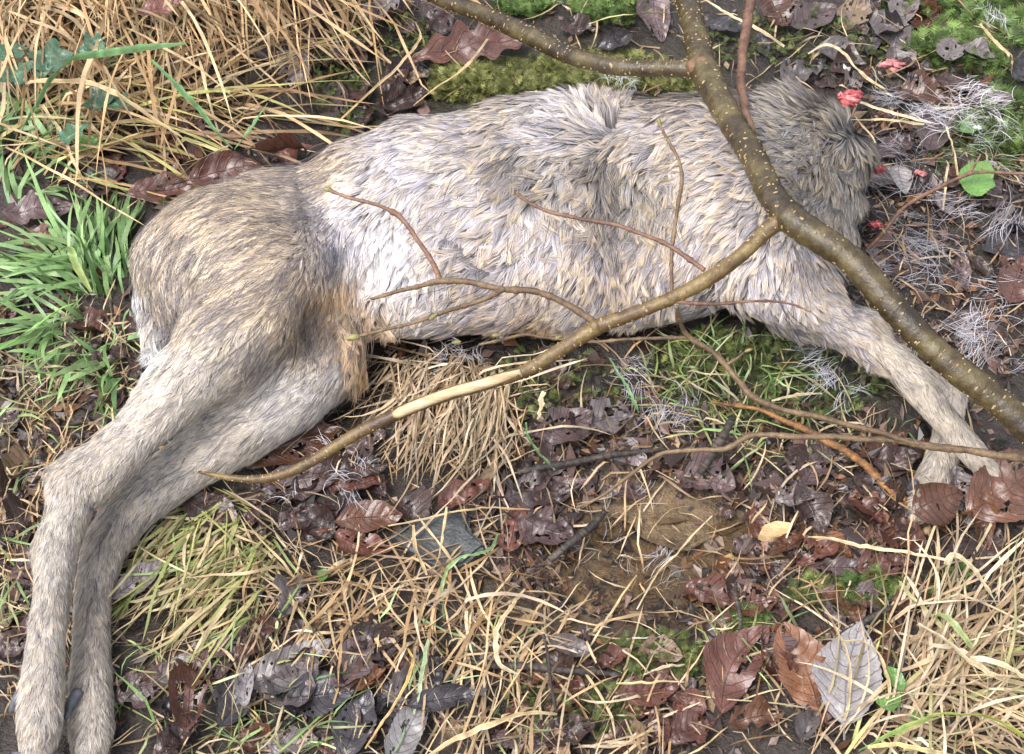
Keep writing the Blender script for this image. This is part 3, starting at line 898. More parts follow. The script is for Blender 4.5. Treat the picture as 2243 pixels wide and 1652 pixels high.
hz = empty('hazel_branch', at(1735, 480, 0.0))
HO = np.array(hz.location)
tag(hz, 'thick forked hazel branch with pale lenticels hanging over the deer', 'branch')
main = limb('limb', [(1480, -60, .20, 26), (1505, 0, .21, 26), (1525, 80, .22, 27), (1542, 150, .23, 32), (1590, 245, .245, 30), (1650, 345, .26, 30), (1692, 430, .27, 31), (1740, 485, .275, 35),
                     (1800, 525, .275, 33), (1870, 575, .27, 32), (1945, 660, .26, 33), (2020, 740, .25, 31), (2090, 805, .24, 32), (2165, 862, .23, 32), (2243, 930, .22, 33), (2330, 1010, .21, 33)], M_LIMB, hz, HO, 18, 1, 620, 0.035)
s1 = limb('side_branch', [(880, -50, .10, 15), (975, 0, .12, 17), (1060, 32, .14, 19), (1140, 68, .16, 21), (1240, 118, .18, 20), (1290, 133, .19, 20), (1350, 146, .20, 20), (1450, 150, .215, 19), (1545, 152, .23, 22)], M_LIMB, hz, HO, 14, 2, 300, 0.04)
s2 = limb('side_branch', [(1745, 480, .275, 24), (1715, 482, .272, 20), (1680, 505, .265, 18), (1620, 562, .255, 16), (1540, 618, .245, 17), (1455, 660, .235, 15), (1380, 690, .225, 16), (1310, 716, .215, 18), (1230, 765, .20, 16), (1150, 812, .19, 15),
                          (1060, 842, .18, 15), (1000, 858, .17, 15), (935, 880, .16, 15), (868, 908, .15, 15), (800, 940, .14, 14), (740, 974, .13, 13), (670, 1018, .115, 12), (610, 1042, .105, 11), (560, 1050, .10, 9), (500, 1046, .095, 7), (435, 1034, .09, 3)], M_SIDE, hz, HO, 12, 3, 260, 0.03)
# exposed wood along the upper side of the bough
pp, pr = pix_path([(1140, 814, .1932, 6), (1090, 831, .1885, 11), (1040, 846, .1830, 11.5), (985, 861, .1752, 11.5), (925, 883, .1652, 12), (875, 904, .1575, 11), (862, 910, .1545, 6)])
V, F, _ = tube(pp - HO, pr, 10, 40, 0.03, 4)
pw = obj('peeled_wood', mesh_np('peeled_wood', V, F, M_PEEL), s2)
pw['label'] = 'strip of pale bare wood where the bark is peeled off'
for (x, y, z, r) in ((1536, 150, .232, 34), (1716, 484, .272, 26), (1462, 660, .236, 18), (1306, 716, .216, 20)):
    q = rw(x, y, r, z)
    V, F = lump(q, q * 0.8, q * 0.9, int(x) % 41, 2, 0.18, 2.5)
    obj('knot', mesh_np('knot', V + at(x, y, z) - HO, F, M_KNOT if r > 22 else M_SIDE), hz)
def twig(rows, mat=M_TWIG, seed=0, par=None, org=None):
    return limb('twig', rows, mat, par or s2, HO if org is None else org, 8, seed, 0, 0.07)
twig([(1306, 712, .215, 9), (1240, 664, .22, 8.5), (1175, 641, .222, 8), (1100, 632, .222, 8), (1030, 620, .222, 7.5), (962, 615, .222, 8), (915, 628, .222, 6), (865, 641, .220, 5), (812, 655, .218, 3.5)], M_TWIG, 5)
t2 = twig([(1104, 634, .222, 8), (1060, 655, .221, 6), (1000, 676, .22, 5.5), (955, 690, .22, 6), (900, 708, .218, 4.5), (840, 724, .217, 4), (778, 738, .216, 3.5)], M_TWIG, 6)
t3 = twig([(963, 615, .222, 8), (957, 590, .223, 7), (938, 560, .225, 6), (915, 530, .226, 6), (898, 500, .227, 5.5), (875, 473, .228, 7), (830, 452, .229, 4.5), (775, 435, .23, 4.5), (722, 418, .23, 3.5)], M_REDTWIG, 7)
t4 = twig([(1545, 590, .25, 6), (1500, 562, .251, 6), (1440, 525, .252, 5.5), (1380, 503, .253, 5), (1320, 488, .253, 5), (1250, 474, .253, 4.5), (1205, 466, .253, 5), (1170, 450, .253, 4), (1140, 430, .253, 4)], M_REDTWIG, 8)
t5 = twig([(1472, 662, .236, 6), (1470, 600, .243, 5), (1475, 525, .252, 5), (1483, 460, .258, 4.5), (1494, 400, .262, 5), (1487, 355, .266, 4), (1468, 315, .268, 4), (1445, 272, .27, 3.5)], M_TWIG, 9)
twig([(1466, 660, .236, 6), (1500, 664, .236, 5), (1570, 665, .236, 4), (1640, 661, .236, 3.5), (1700, 660, .235, 3), (1740, 668, .235, 2.5), (1775, 684, .234, 2)], M_REDTWIG, 10)
bud(s2, HO, 772, 740, .216, -1, .15, .0085)
bud(s2, HO, 720, 416, .23, -1, -.3, .0065)
bud(s2, HO, 1136, 427, .253, -.7, -.7, .0048, M_KNOT)
bud(s2, HO, 1444, 268, .27, -.3, -1, .0055)
bud(s2, HO, 949, 694, .221, -.6, .5, .006)
bud(s2, HO, 877, 472, .229, -.3, -.8, .0045, M_KNOT)
bud(s2, HO, 960, 600, .224, .2, -1, .0045, M_KNOT)

def hazel_twig(name, label, paths, buds=(), mat=M_TWIG, cat='twig', seed=0):
    x, y, z, _ = paths[0][0]
    t = empty(name, at(x, y, z))
    o = np.array(t.location)
    tag(t, label, cat)
    for k, rows in enumerate(paths):
        limb('stem' if k == 0 else 'shoot', rows, mat, t, o, 8, seed + k, 0, 0.16 if mat is M_DEAD else 0.11 if mat is M_ORANGE else 0.07)
    for b in buds:
        bud(t, o, *b)
    return t
hazel_twig('hazel_twig', 'long brown hazel twig with side shoots crossing the forelegs', [
    [(2330, 1020, .11, 10), (2243, 1004, .11, 10), (2120, 988, .11, 9), (2030, 976, .108, 9), (1945, 964, .105, 8), (1800, 957, .10, 8), (1690, 954, .095, 7), (1640, 956, .09, 7), (1605, 975, .085, 8), (1575, 985, .08, 6), (1480, 988, .07, 5.5), (1440, 998, .06, 5), (1370, 1048, .04, 4.5), (1310, 1092, .025, 4), (1262, 1112, .018, 3)],
    [(2110, 985, .108, 6), (2000, 968, .11, 6), (1860, 930, .115, 7), (1730, 900, .12, 7), (1650, 872, .125, 8), (1615, 828, .13, 7), (1570, 780, .14, 7), (1515, 742, .15, 6.5), (1495, 715, .16, 6), (1480, 672, .19, 5)],
    [(1515, 742, .15, 5), (1440, 740, .14, 4.5), (1380, 744, .13, 4), (1300, 748, .11, 4), (1240, 745, .10, 3.5), (1190, 738, .10, 4), (1150, 733, .10, 4), (1100, 745, .09, 4), (1050, 754, .085, 3)],
    [(1590, 800, .135, 4), (1610, 788, .14, 3.5), (1630, 772, .145, 3)]],
    [(1640, 767, .147, 1, -.4, .005), (1088, 734, .10, -1, .1, .006), (1000, 750, .082, -1, .1, .006), (1222, 740, .10, -1, .4, .006), (1390, 718, .142, .3, -1, .004), (1285, 1106, .02, -1, .6, .004)], M_TWIG, 'twig', 30)
hazel_twig('thin_twig', 'thin pinkish brown twig rising from the fur beside the neck stump', [
    [(1900, 545, .02, 6), (1935, 510, .035, 5), (1965, 470, .045, 5), (2000, 440, .05, 5), (2050, 415, .055, 5), (2110, 385, .06, 5), (2150, 378, .06, 4), (2243, 380, .065, 4), (2320, 384, .07, 4)],
    [(2118, 383, .06, 4), (2135, 362, .065, 3), (2148, 338, .07, 2)]], [(2150, 366, .066, -.3, -1, .004), (2188, 368, .062, .6, -1, .004), (1936, 508, .04, -.6, -1, .004)], M_REDTWIG, 'twig', 40)
hazel_twig('upright_shoot', 'smooth reddish brown shoot passing behind the thick branch', [
    [(1652, -60, .14, 12), (1645, 0, .15, 12), (1634, 70, .16, 12), (1625, 130, .17, 12), (1624, 190, .18, 11), (1632, 235, .19, 10), (1650, 300, .20, 9)]], (), M_REDTWIG, 'shoot', 44)
hazel_twig('dead_twig', 'orange scaly dead twig lying among wet leaves by the forelegs', [
    [(1560, 880, .02, 4), (1660, 898, .022, 5), (1745, 932, .03, 8), (1800, 962, .03, 9), (1850, 985, .03, 9), (1905, 1030, .026, 10), (1960, 1080, .022, 11), (2010, 1115, .018, 11), (2066, 1146, .012, 10)]], (), M_ORANGE, 'twig', 50)
hazel_twig('dark_stick', 'glossy black straight stick below the straw mat', [
    [(1135, 1034, .016, 7), (1200, 1022, .018, 9), (1290, 1006, .018, 8), (1370, 992, .016, 7), (1460, 985, .012, 4)]], (), M_DEAD, 'stick', 52)
hazel_twig('dark_stick', 'short thick charcoal stick leaning across green grass', [
    [(1603, 918, .035, 9), (1585, 955, .034, 12), (1560, 995, .03, 12), (1532, 1040, .02, 8)]], (), M_DEAD, 'stick', 53)
hazel_twig('dark_stick', 'long dark rotten stick half buried under bottom straw', [
    [(1020, 1452, .008, 8), (1110, 1458, .010, 10), (1200, 1464, .010, 10), (1290, 1472, .010, 9), (1360, 1480, .006, 6)]], (), M_DEAD, 'stick', 54)
hazel_twig('dark_stick', 'black wet stick pointing at the pale veined leaf', [
    [(1832, 1400, .016, 9), (1880, 1370, .020, 9), (1930, 1342, .022, 8), (1965, 1328, .020, 6)]], (), M_DEAD, 'stick', 55)
hazel_twig('dark_stick', 'slim upright dark stem between the crumpled red leaves', [
    [(1612, 1275, .045, 4), (1614, 1310, .030, 6), (1620, 1350, .018, 6), (1622, 1400, .006, 4)]], (), M_DEAD, 'stick', 56)
hazel_twig('dark_stick', 'slanting splintered stick at the edge of the mud', [
    [(1205, 1225, .012, 9), (1250, 1190, .016, 10), (1300, 1150, .016, 10), (1325, 1120, .012, 6)]], (), M_DEAD, 'stick', 57)
hazel_twig('dark_stick', 'thin dark stem standing in bottom straw', [
    [(1190, 1390, .05, 3), (1200, 1440, .035, 4), (1208, 1500, .018, 4), (1220, 1570, .004, 4)]], (), M_DEAD, 'stick', 58)

# ------------------------------------------------------------------ leaves
def leaf_mesh(name, L, ratio, style, mat, cup=0.1, bend=0.1, wave=0.05, seed=0, fold=0.0):
    rg = np.random.default_rng(seed + 77)
    nu, nv = 36, 14
    us = np.linspace(-0.16, 1, nu)
    vs = np.linspace(-1, 1, nv + 1)
    u, v = np.meshgrid(us, vs, indexing='ij')
    uc = np.clip(u, 0, 1)
    if style == 'ovate':
        w = np.sin(np.pi * uc ** 0.78) ** 0.85
        w = w * (1 + 0.09 * ((uc * 15) % 1 - 0.5) * (np.abs(v) > 0.9)) * (1 + 0.22 * vnoise(uc * 5 + seed, np.sign(v) * 3 + 9, seed) * np.abs(v))
    elif style == 'ellipse':
        w = np.sin(np.pi * uc) ** 0.75
        w = w * (1 + 0.07 * ((uc * 17) % 1 - 0.5) * (np.abs(v) > 0.9)) * (1 + 0.28 * vnoise(uc * 5 + seed, np.sign(v) * 3 + 9, seed) * np.abs(v))
    elif style == 'oak':
        w = np.sin(np.pi * uc ** 1.25) ** 0.7 * (1 + 0.30 * np.sin(uc * 2 * np.pi * 4.5 + 0.5) * np.abs(v) ** 0.7)
    elif style == 'ivy':
        w = np.clip(np.sin(np.pi * uc ** 0.5), 0, 1) ** 0.8 * (1 + 0.33 * np.cos(uc * 2 * np.pi * 2.1) * np.abs(v))
    elif style == 'torn':
        w = np.sin(np.pi * uc ** 0.8) ** 0.6 * (1 + 0.55 * vnoise(uc * 7 + seed, v * 0.9 + 5, seed) * np.abs(v))
    else:
        w = np.sin(np.pi * uc) ** 0.6
    w = np.maximum(w, 0)
    w = np.where(u < 0.0, 0.03, np.maximum(w, 0.02)) * ratio * 0.5
    x = (u - 0.5) * 1.0
    y = v * w
    y = y + 0.05 * rg.normal() * np.sin(np.pi * uc) + 0.14 * rg.normal() * np.clip(-u, 0, 1)
    z = cup * (y / max(ratio * 0.5, .1)) ** 2 * ratio + bend * (x * 2) ** 2 * 0.5
    if fold:
        z = z + fold * np.abs(y)
    z = z + wave * (vnoise(x * 5 + seed * 1.7, y * 5 + 9, seed) * 1.2 + np.abs(v) * np.sin(uc * 13 + seed) * 0.35 + 0.5 * vnoise(x * 13 + seed, y * 13, seed + 3))
    z = z + 0.0045 * np.cos(2 * np.pi * 8.5 * (uc - 0.16 * np.abs(v))) * (np.abs(v) > 0.05) * (u > 0)
    V = np.stack([x, y, z], -1).reshape(-1, 3) * L
    idx = np.arange(nu * (nv + 1)).reshape(nu, nv + 1)
    F = np.stack([idx[:-1, :-1], idx[1:, :-1], idx[1:, 1:], idx[:-1, 1:]], -1).reshape(-1, 4)
    if style in ('torn', 'ellipse', 'ovate', 'oak') and mat not in (LEAFMAT['green'],):
        fu, fv = u.reshape(-1)[F].mean(1), v.reshape(-1)[F].mean(1)
        rot = vnoise(fu * 6 + seed * 2.3, fv * 2.6 + seed, seed + 40) + 0.5 * vnoise(fu * 15 + seed, fv * 6, seed + 41)
        lim = {'torn': .30, 'oak': .50}.get(style, .43)
        F = F[~((rot > lim - .10 * np.abs(fv)) & (fu > .12) & (np.abs(fv) > .12))]
    uv = np.stack([u, v, np.zeros_like(u)], -1).reshape(-1, 3)
    return mesh_np(name, V, F, mat, extra=uv)

def ground_dir(x, y, deg):
    a = math.radians(deg)
    p, q = on(x, y), on(x + 40 * math.cos(a), y - 40 * math.sin(a))
    return math.atan2(q[1] - p[1], q[0] - p[0])

def put_leaf(name, label, cat, x, y, Lpx, deg, ratio, style, key, cup=.1, bend=.1, wave=.05, tilt=(0, 0), lift=.006, seed=0, fold=0., group=None):
    cup = min(cup, .42)
    wave = wave * (1.5 if style == 'torn' else 1.2)
    p = on(x, y, lift)
    L = rw(x, y, Lpx, p[2])
    # lengths were read along the slanted view: undo the foreshortening of the ground
    a = math.radians(deg)
    L *= math.hypot(math.cos(a), math.sin(a) / 0.86)
    o = obj(name, leaf_mesh(name, L, ratio, style, LEAFMAT[key], cup, bend, wave, seed, fold))
    o.location = p
    o.rotation_euler = (math.radians(tilt[0]), math.radians(tilt[1]), ground_dir(x, y, deg))
    return tag(o, label, cat, group)

# x, y, length px, direction of tip (degrees, counter-clockwise from image right), width/length, outline, colour, cup, bend, wave, tilt, lift mm, fold, label
LEAVES = [
 (628, 104, 150, 8, .42, 'ovate', 'slate', -.2, .05, .08, (25, 5), 14, 0, 'long blackish leaf beside the dry tussock with its edge turned down'),
 (640, 152, 90, -70, .7, 'torn', 'grey', .1, .1, .08, (0, 10), 8, 0, 'torn blue grey leaf under the long blackish leaf'),
 (732, 228, 110, 80, .55, 'ellipse', 'purple', .15, .1, .06, (0, 0), 8, 0, 'upright purple veined leaf between tussock and moss bank'),
 (682, 22, 100, -70, .5, 'ovate', 'purple', .2, .05, .06, (20, 0), 20, 0, 'purple brown leaf lodged against the straw of the tussock'),
 (352, 18, 100, 10, .5, 'ovate', 'red', .2, .1, .06, (15, 0), 60, 0, 'red brown leaf caught deep in the dry tussock'),
 (613, 330, 150, 175, .5, 'ovate', 'red', .9, .1, .06, (30, 0), 45, 0, 'rolled red brown leaf touching the deer along its loin'),
 (490, 382, 170, 15, .46, 'ellipse', 'red', .25, .1, .06, (15, 0), 40, 0, 'flat red brown leaf pressed against the rump'),
 (352, 418, 145, 8, .44, 'ellipse', 'red', .2, .1, .07, (10, 0), 34, 0, 'dull red leaf behind the rump beside green grass'),
 (440, 332, 110, -20, .6, 'torn', 'dark', .2, .1, .08, (10, 0), 8, 0, 'ragged dark leaf shaded by straw above the rump'),
 (88, 465, 160, 5, .45, 'ovate', 'purple', .2, .1, .08, (10, 0), 10, 0, 'wet purple leaf half hidden by bright green grass'),
 (100, 530, 95, -15, .7, 'torn', 'red', .3, .1, .09, (0, 10), 12, 0, 'crumpled red leaf in the green grass clump'),
 (226, 395, 80, 30, .6, 'torn', 'grey', .2, .1, .08, (0, 0), 8, 0, 'grey leaf scrap above the green grass clump'),
 (1022, 112, 262, 14, .34, 'oak', 'red', .12, .08, .05, (12, 0), 20, 0, 'large lobed oak leaf, reddish and wet, on the moss bank'),
 (768, 120, 85, -30, .7, 'ellipse', 'purple', .15, .1, .05, (0, 0), 9, 0, 'purple rounded leaf beside the lobed oak leaf'),
 (832, 20, 115, 25, .55, 'ovate', 'grey', .2, .1, .07, (10, 0), 10, 0, 'grey purple leaf above the lobed oak leaf'),
 (955, 38, 115, -35, .6, 'torn', 'purple', .5, .1, .12, (10, 10), 14, 0, 'crumpled purple leaf under the thinner fork of the branch'),
 (1345, 90, 90, 15, .55, 'ellipse', 'slate', .7, .1, .10, (20, 0), 12, 0, 'dark curled dry leaf beyond the fork of the branch'),
 (885, 222, 130, 20, .55, 'torn', 'dark', .3, .1, .12, (10, 0), 10, 0, 'dark crumpled leaf mass against the deer by the moss bank'),
 (898, 168, 85, 5, .5, 'torn', 'tan', .2, .1, .09, (0, 0), 10, 0, 'pale brown leaf scrap under the lobed oak leaf'),
 (1440, 38, 120, -75, .55, 'ovate', 'purple', .2, .1, .07, (0, 10), 10, 0, 'dark purple leaf beside the top of the thick branch'),
 (1270, 66, 90, 10, .5, 'torn', 'dark', .3, .1, .09, (0, 0), 8, 0, 'brown leaf scrap between the two green moss tufts'),
 (1703, 28, 95, -60, .7, 'ovate', 'chestnut', .2, .1, .06, (10, 0), 12, 0, 'glossy chestnut leaf beside the reddish upright shoot'),
 (1782, 42, 120, 12, .65, 'ellipse', 'purple', .2, .1, .06, (0, 0), 10, 0, 'broad purple leaf beside the glossy chestnut leaf'),
 (1866, 30, 100, 70, .6, 'torn', 'tan', .15, .1, .05, (0, 0), 8, 0, 'brown faded leaf between two purple leaves at the litter edge'),
 (1954, 72, 125, -50, .6, 'ovate', 'grey', .15, .1, .06, (5, 0), 14, 0, 'grey ribbed leaf leaning against the fern moss'),
 (1975, 18, 110, 80, .5, 'ellipse', 'grey', .2, .1, .06, (0, 0), 10, 0, 'grey leaf with straws sticking up beside it'),
 (2030, 46, 105, -10, .65, 'ellipse', 'chestnut', .12, .1, .05, (0, 0), 10, 0, 'wet brown leaf lying flat in front of the fern moss'),
 (2078, 110, 65, 70, .8, 'torn', 'grey', .2, .1, .06, (0, 0), 24, 0, 'small grey leaf scrap on top of the fern moss'),
 (2142, 116, 75, -25, .6, 'ovate', 'grey', .2, .1, .06, (0, 0), 16, 0, 'grey toothed leaf wedged in the fern moss'),
 (2114, 172, 135, 10, .65, 'ellipse', 'purple', .12, .1, .05, (0, 0), 10, 0, 'large smooth brown purple leaf behind the white fur tuft'),
 (2236, 145, 150, 75, .45, 'ellipse', 'slate', .5, .1, .06, (0, 20), 20, 0, 'dark ribbed leaf at the border of the fern moss'),
 (1842, 124, 115, -15, .5, 'ovate', 'grey', .2, .1, .06, (0, 0), 10, 0, 'grey veined leaf above the white bone chip'),
 (1582, 54, 105, -10, .6, 'ellipse', 'slate', .2, .1, .05, (0, 0), 8, 0, 'blackish wet leaf between thick branch and upright shoot'),
 (1756, 160, 100, 20, .65, 'torn', 'grey', .2, .1, .09, (0, 0), 8, 0, 'grey brown leaf behind the neck fur'),
 (1872, 182, 75, 60, .5, 'torn', 'grey', .4, .1, .1, (0, 15), 14, 0, 'twisted grey scrap above the red neck flesh'),
 (2018, 214, 120, -5, .6, 'torn', 'chestnut', .25, .1, .09, (0, 0), 10, 0, 'wet brown leaf strewn with grey hair beyond the neck'),
 (2044, 290, 110, 75, .65, 'ellipse', 'purple', .15, .1, .06, (0, 0), 10, 0, 'plain brown leaf beside the small bright green leaf'),
 (1975, 395, 75, -70, .6, 'ovate', 'pale', .3, .1, .06, (0, 0), 14, 0, 'pale grey leaf next to a pink flesh scrap'),
 (2030, 410, 100, 15, .6, 'torn', 'dark', .2, .1, .08, (0, 0), 8, 0, 'dark leaf under the pinkish thin twig'),
 (1955, 320, 95, 40, .6, 'torn', 'purple', .25, .1, .09, (0, 0), 8, 0, 'crumpled purple leaf beside the neck edge'),
 (2210, 525, 145, 25, .7, 'ellipse', 'slate', .12, .05, .05, (0, 0), 12, 0, 'big dark slate leaf under wisps of loose fur'),
 (2226, 615, 120, 75, .6, 'ovate', 'red', .2, .1, .06, (0, 0), 14, 0, 'dull rose red leaf beside the big dark slate leaf'),
 (640, 985, 230, 22, .42, 'ellipse', 'chestnut', .12, .08, .05, (5, 0), 10, 0, 'long chestnut leaf tucked under the hind shank'),
 (660, 1062, 170, 15, .55, 'ellipse', 'purple', .15, .1, .07, (0, 0), 10, 0, 'veined purple brown leaf under the tip of the bough'),
 (459, 1118, 140, -25, .62, 'ellipse', 'dark', .12, .1, .05, (0, 0), 12, 0, 'smooth dark brown leaf above the yellow green grass'),
 (241, 787, 80, 30, .6, 'torn', 'purple', .5, .1, .1, (0, 0), 10, 0, 'curled purple scrap behind the white tail hair'),
 (8, 680, 70, 90, .7, 'torn', 'red', .2, .1, .07, (0, 0), 10, 0, 'red scrap at the outer edge of the green grass'),
 (1234, 931, 140, 20, .72, 'ellipse', 'purple', .15, .1, .07, (0, 0), 10, 0, 'broad purple brown leaf ringed by a looped green stem'),
 (1217, 808, 105, -60, .6, 'torn', 'dark', .2, .1, .06, (0, 0), 10, 0, 'dark triangular leaf below the belly edge'),
 (1334, 925, 115, 10, .65, 'torn', 'grey', .2, .1, .07, (0, 0), 8, 0, 'grey brown leaf under pale loose fur below the belly'),
 (802, 968, 95, 30, .65, 'torn', 'purple', .25, .1, .08, (0, 0), 10, 0, 'purple leaf just below the bough at the straw mat'),
 (798, 1032, 105, 10, .6, 'torn', 'dark', .25, .1, .08, (0, 0), 10, 0, 'dark leaf pile piece beside the straw mat'),
 (1016, 1082, 125, 20, .42, 'torn', 'red', .3, .1, .08, (10, 0), 12, 0, 'narrow reddish leaf at the foot of the straw mat'),
 (1183, 1088, 150, 5, .6, 'torn', 'purple', .15, .1, .08, (0, 0), 8, 0, 'wide purple leaf behind the slanting splintered stick'),
 (2056, 1098, 125, 25, .8, 'ellipse', 'chestnut', -.3, -.15, .04, (12, 0), 46, 0, 'domed glossy chestnut leaf over the hind foreleg hoof'),
 (2098, 1070, 85, -70, .55, 'torn', 'grey', .5, .1, .09, (0, 30), 26, 0, 'small curled grey brown leaf between the front hooves'),
 (2212, 1052, 230, 35, .62, 'ovate', 'chestnut', .18, -.08, .07, (18, -5), 42, 0, 'large wet brown leaf covering the foremost hoof'),
 (2150, 1140, 120, -80, .4, 'torn', 'orange', .8, .1, .08, (0, 20), 20, 0, 'rolled orange brown leaf below the large wet brown leaf'),
 (1743, 1090, 95, 15, .6, 'torn', 'grey', .5, .1, .1, (0, 0), 14, 0, 'curled grey pink leaf between mud and orange dead twig'),
 (1924, 1078, 120, -25, .55, 'torn', 'dark', .3, .1, .09, (0, 0), 10, 0, 'dark leaf under the orange dead twig'),
 (1964, 1010, 105, 5, .55, 'torn', 'dark', .2, .1, .07, (0, 0), 10, 0, 'dark brown leaf beside the bent foreleg'),
 (301, 1272, 130, 32, .42, 'ellipse', 'grey', .25, .1, .05, (10, 0), 14, 0, 'narrow ribbed purple grey leaf in the yellow green grass'),
 (392, 1465, 100, 30, .7, 'ellipse', 'grey', .15, .1, .06, (0, 0), 12, 0, 'grey netted leaf above the folded red leaf'),
 (318, 1512, 125, 20, .65, 'torn', 'purple', .2, .1, .08, (0, 0), 10, 0, 'reddish purple leaf beside the lower hind leg'),
 (432, 1520, 175, 78, .36, 'torn', 'red', .9, .1, .07, (0, 15), 20, 0, 'folded red brown leaf standing beside the black leaf'),
 (520, 1533, 130, 60, .6, 'ellipse', 'slate', .2, .1, .05, (0, 0), 12, 0, 'black glossy leaf behind the slim pale leaf'),
 (541, 1504, 112, 88, .30, 'ellipse', 'pale', .5, .1, .05, (0, 20), 22, 0, 'slim pale grey curled leaf standing upright'),
 (636, 1452, 195, 32, .50, 'ovate', 'grey', .10, .08, .05, (5, 0), 16, 0, 'big grey brown veined leaf with a long stalk'),
 (692, 1524, 170, 12, .58, 'ellipse', 'slate', .12, .08, .05, (0, 0), 14, 0, 'large slate purple leaf below the grey brown veined leaf'),
 (570, 1400, 120, 35, .5, 'torn', 'red', .3, .1, .08, (0, 0), 12, 0, 'reddish ragged leaf at the base of the yellow green grass'),
 (469, 1418, 110, 5, .5, 'torn', 'purple', .2, .1, .08, (0, 0), 10, 0, 'purple ragged leaf below the yellow green grass'),
 (650, 1308, 110, 60, .55, 'torn', 'grey', .5, .1, .09, (0, 10), 12, 0, 'folded grey purple leaf beside the tiny round green leaf'),
 (37, 1396, 95, 60, .6, 'torn', 'purple', .2, .1, .08, (0, 0), 10, 0, 'purple leaf beside the lower hind shank in the mud'),
 (643, 1628, 110, 5, .55, 'torn', 'grey', .2, .1, .08, (0, 0), 10, 0, 'grey purple leaf below the large slate purple leaf'),
 (389, 1615, 105, 40, .6, 'torn', 'dark', .8, .1, .1, (0, 0), 14, 0, 'rolled dark brown leaf under the folded red leaf'),
 (655, 1135, 95, 30, .6, 'torn', 'purple', .2, .1, .07, (0, 0), 10, 0, 'purple leaf below the tip of the bough among straw'),
 (808, 1137, 150, 5, .48, 'ellipse', 'chestnut', .1, .08, .04, (5, 0), 16, 0, 'smooth chestnut purple leaf with a pinhole beside the slate'),
 (798, 1188, 130, -10, .5, 'torn', 'red', .2, .1, .07, (0, 0), 10, 0, 'reddish leaf under the smooth chestnut purple leaf'),
 (1193, 1158, 135, -20, .75, 'ellipse', 'purple', .2, .1, .14, (0, 0), 14, 0, 'wrinkled purple brown leaf beside the muddy patch'),
 (1123, 1160, 105, 80, .5, 'torn', 'red', .3, .1, .09, (0, 0), 12, 0, 'narrow reddish leaf between slate and wrinkled leaf'),
 (770, 1450, 130, 55, .6, 'ellipse', 'purple', .15, .1, .06, (0, 0), 14, 0, 'smooth purple leaf touching the big grey brown leaf stalk'),
 (815, 1410, 125, 5, .5, 'torn', 'dark', .4, .1, .1, (0, 0), 12, 0, 'dark crumpled leaf above the smooth purple leaf'),
 (781, 1592, 150, 70, .52, 'ellipse', 'slate', .15, .1, .05, (0, 0), 14, 0, 'slate purple leaf with a stalk in bottom straw'),
 (902, 1600, 170, 65, .40, 'ovate', 'pale', .15, .1, .05, (0, 5), 20, 0, 'narrow pale grey veined leaf lying over straw'),
 (982, 1530, 180, 12, .30, 'ovate', 'slate', .6, .1, .05, (10, 0), 18, 0, 'narrow dark purple leaf folded lengthways'),
 (1250, 1416, 110, -12, .45, 'ellipse', 'grey', .5, .1, .06, (10, 0), 16, 0, 'curled grey veined leaf above the rotten stick'),
 (1418, 1510, 145, 12, .55, 'ellipse', 'red', .15, .1, .06, (0, 0), 12, 0, 'reddish purple ribbed leaf below the mossy mud'),
 (1244, 1600, 130, 15, .5, 'torn', 'dark', .2, .1, .09, (0, 0), 10, 0, 'brown leaf under a straw bundle'),
 (808, 1486, 85, 35, .45, 'torn', 'orange', .5, .1, .1, (0, 0), 16, 0, 'small orange brown curled leaf on the purple leaves'),
 (1344, 1442, 80, 30, .5, 'torn', 'red', .3, .1, .08, (0, 0), 12, 0, 'reddish curled leaf at the end of the rotten stick'),
 (1773, 1118, 110, -65, .6, 'ellipse', 'dark', .4, .1, .09, (0, 10), 16, 0, 'dark ribbed leaf above the pale wood chip'),
 (1788, 1212, 105, 30, .6, 'torn', 'red', .5, .1, .09, (0, 0), 14, 0, 'glossy red brown crumpled leaf beside the pale wood chip'),
 (1850, 1244, 110, 5, .4, 'torn', 'purple', .2, .1, .06, (5, 0), 12, 0, 'flat brown leaf strip below the glossy crumpled leaf'),
 (1940, 1240, 125, 12, .55, 'torn', 'red', .3, .1, .09, (0, 0), 12, 0, 'glossy reddish leaf under the long bent straw'),
 (2098, 1212, 105, 30, .55, 'ellipse', 'purple', .2, .1, .06, (0, 0), 12, 0, 'purple leaf under the bent straw end'),
 (1552, 1308, 110, -20, .7, 'torn', 'red', .4, .1, .09, (0, 0), 14, 0, 'crumpled red leaf beside the slim upright stem'),
 (1652, 1322, 105, 10, .7, 'torn', 'chestnut', .2, .1, .07, (0, 0), 10, 0, 'brown rounded leaf behind the slim upright stem'),
 (1630, 1470, 210, 62, .52, 'ellipse', 'red', .12, .08, .05, (0, 0), 14, 0, 'large reddish brown leaf beside the moss, edge uppermost'),
 (1752, 1465, 190, 115, .62, 'ellipse', 'orange', .12, .08, .06, (0, 0), 16, 0, 'large orange brown leaf overlapping the reddish one'),
 (1867, 1474, 212, 82, .60, 'ovate', 'pale', .10, .06, .035, (0, 0), 24, 0, 'large pale silver grey leaf with clear dark veins'),
 (1981, 1440, 110, 60, .55, 'torn', 'slate', .5, .1, .1, (0, 10), 14, 0, 'dark curled leaf beside the pale silver leaf'),
 (1515, 1600, 110, 20, .7, 'torn', 'red', .2, .1, .07, (0, 0), 12, 0, 'red leaf below the large reddish brown leaf'),
 (1656, 1578, 125, 12, .45, 'torn', 'orange', .4, .1, .08, (0, 0), 14, 0, 'orange brown leaf strip below the large leaves'),
 (1775, 1585, 125, 65, .35, 'torn', 'grey', .9, .1, .1, (0, 20), 22, 0, 'twisted grey leaf below the pale silver leaf'),
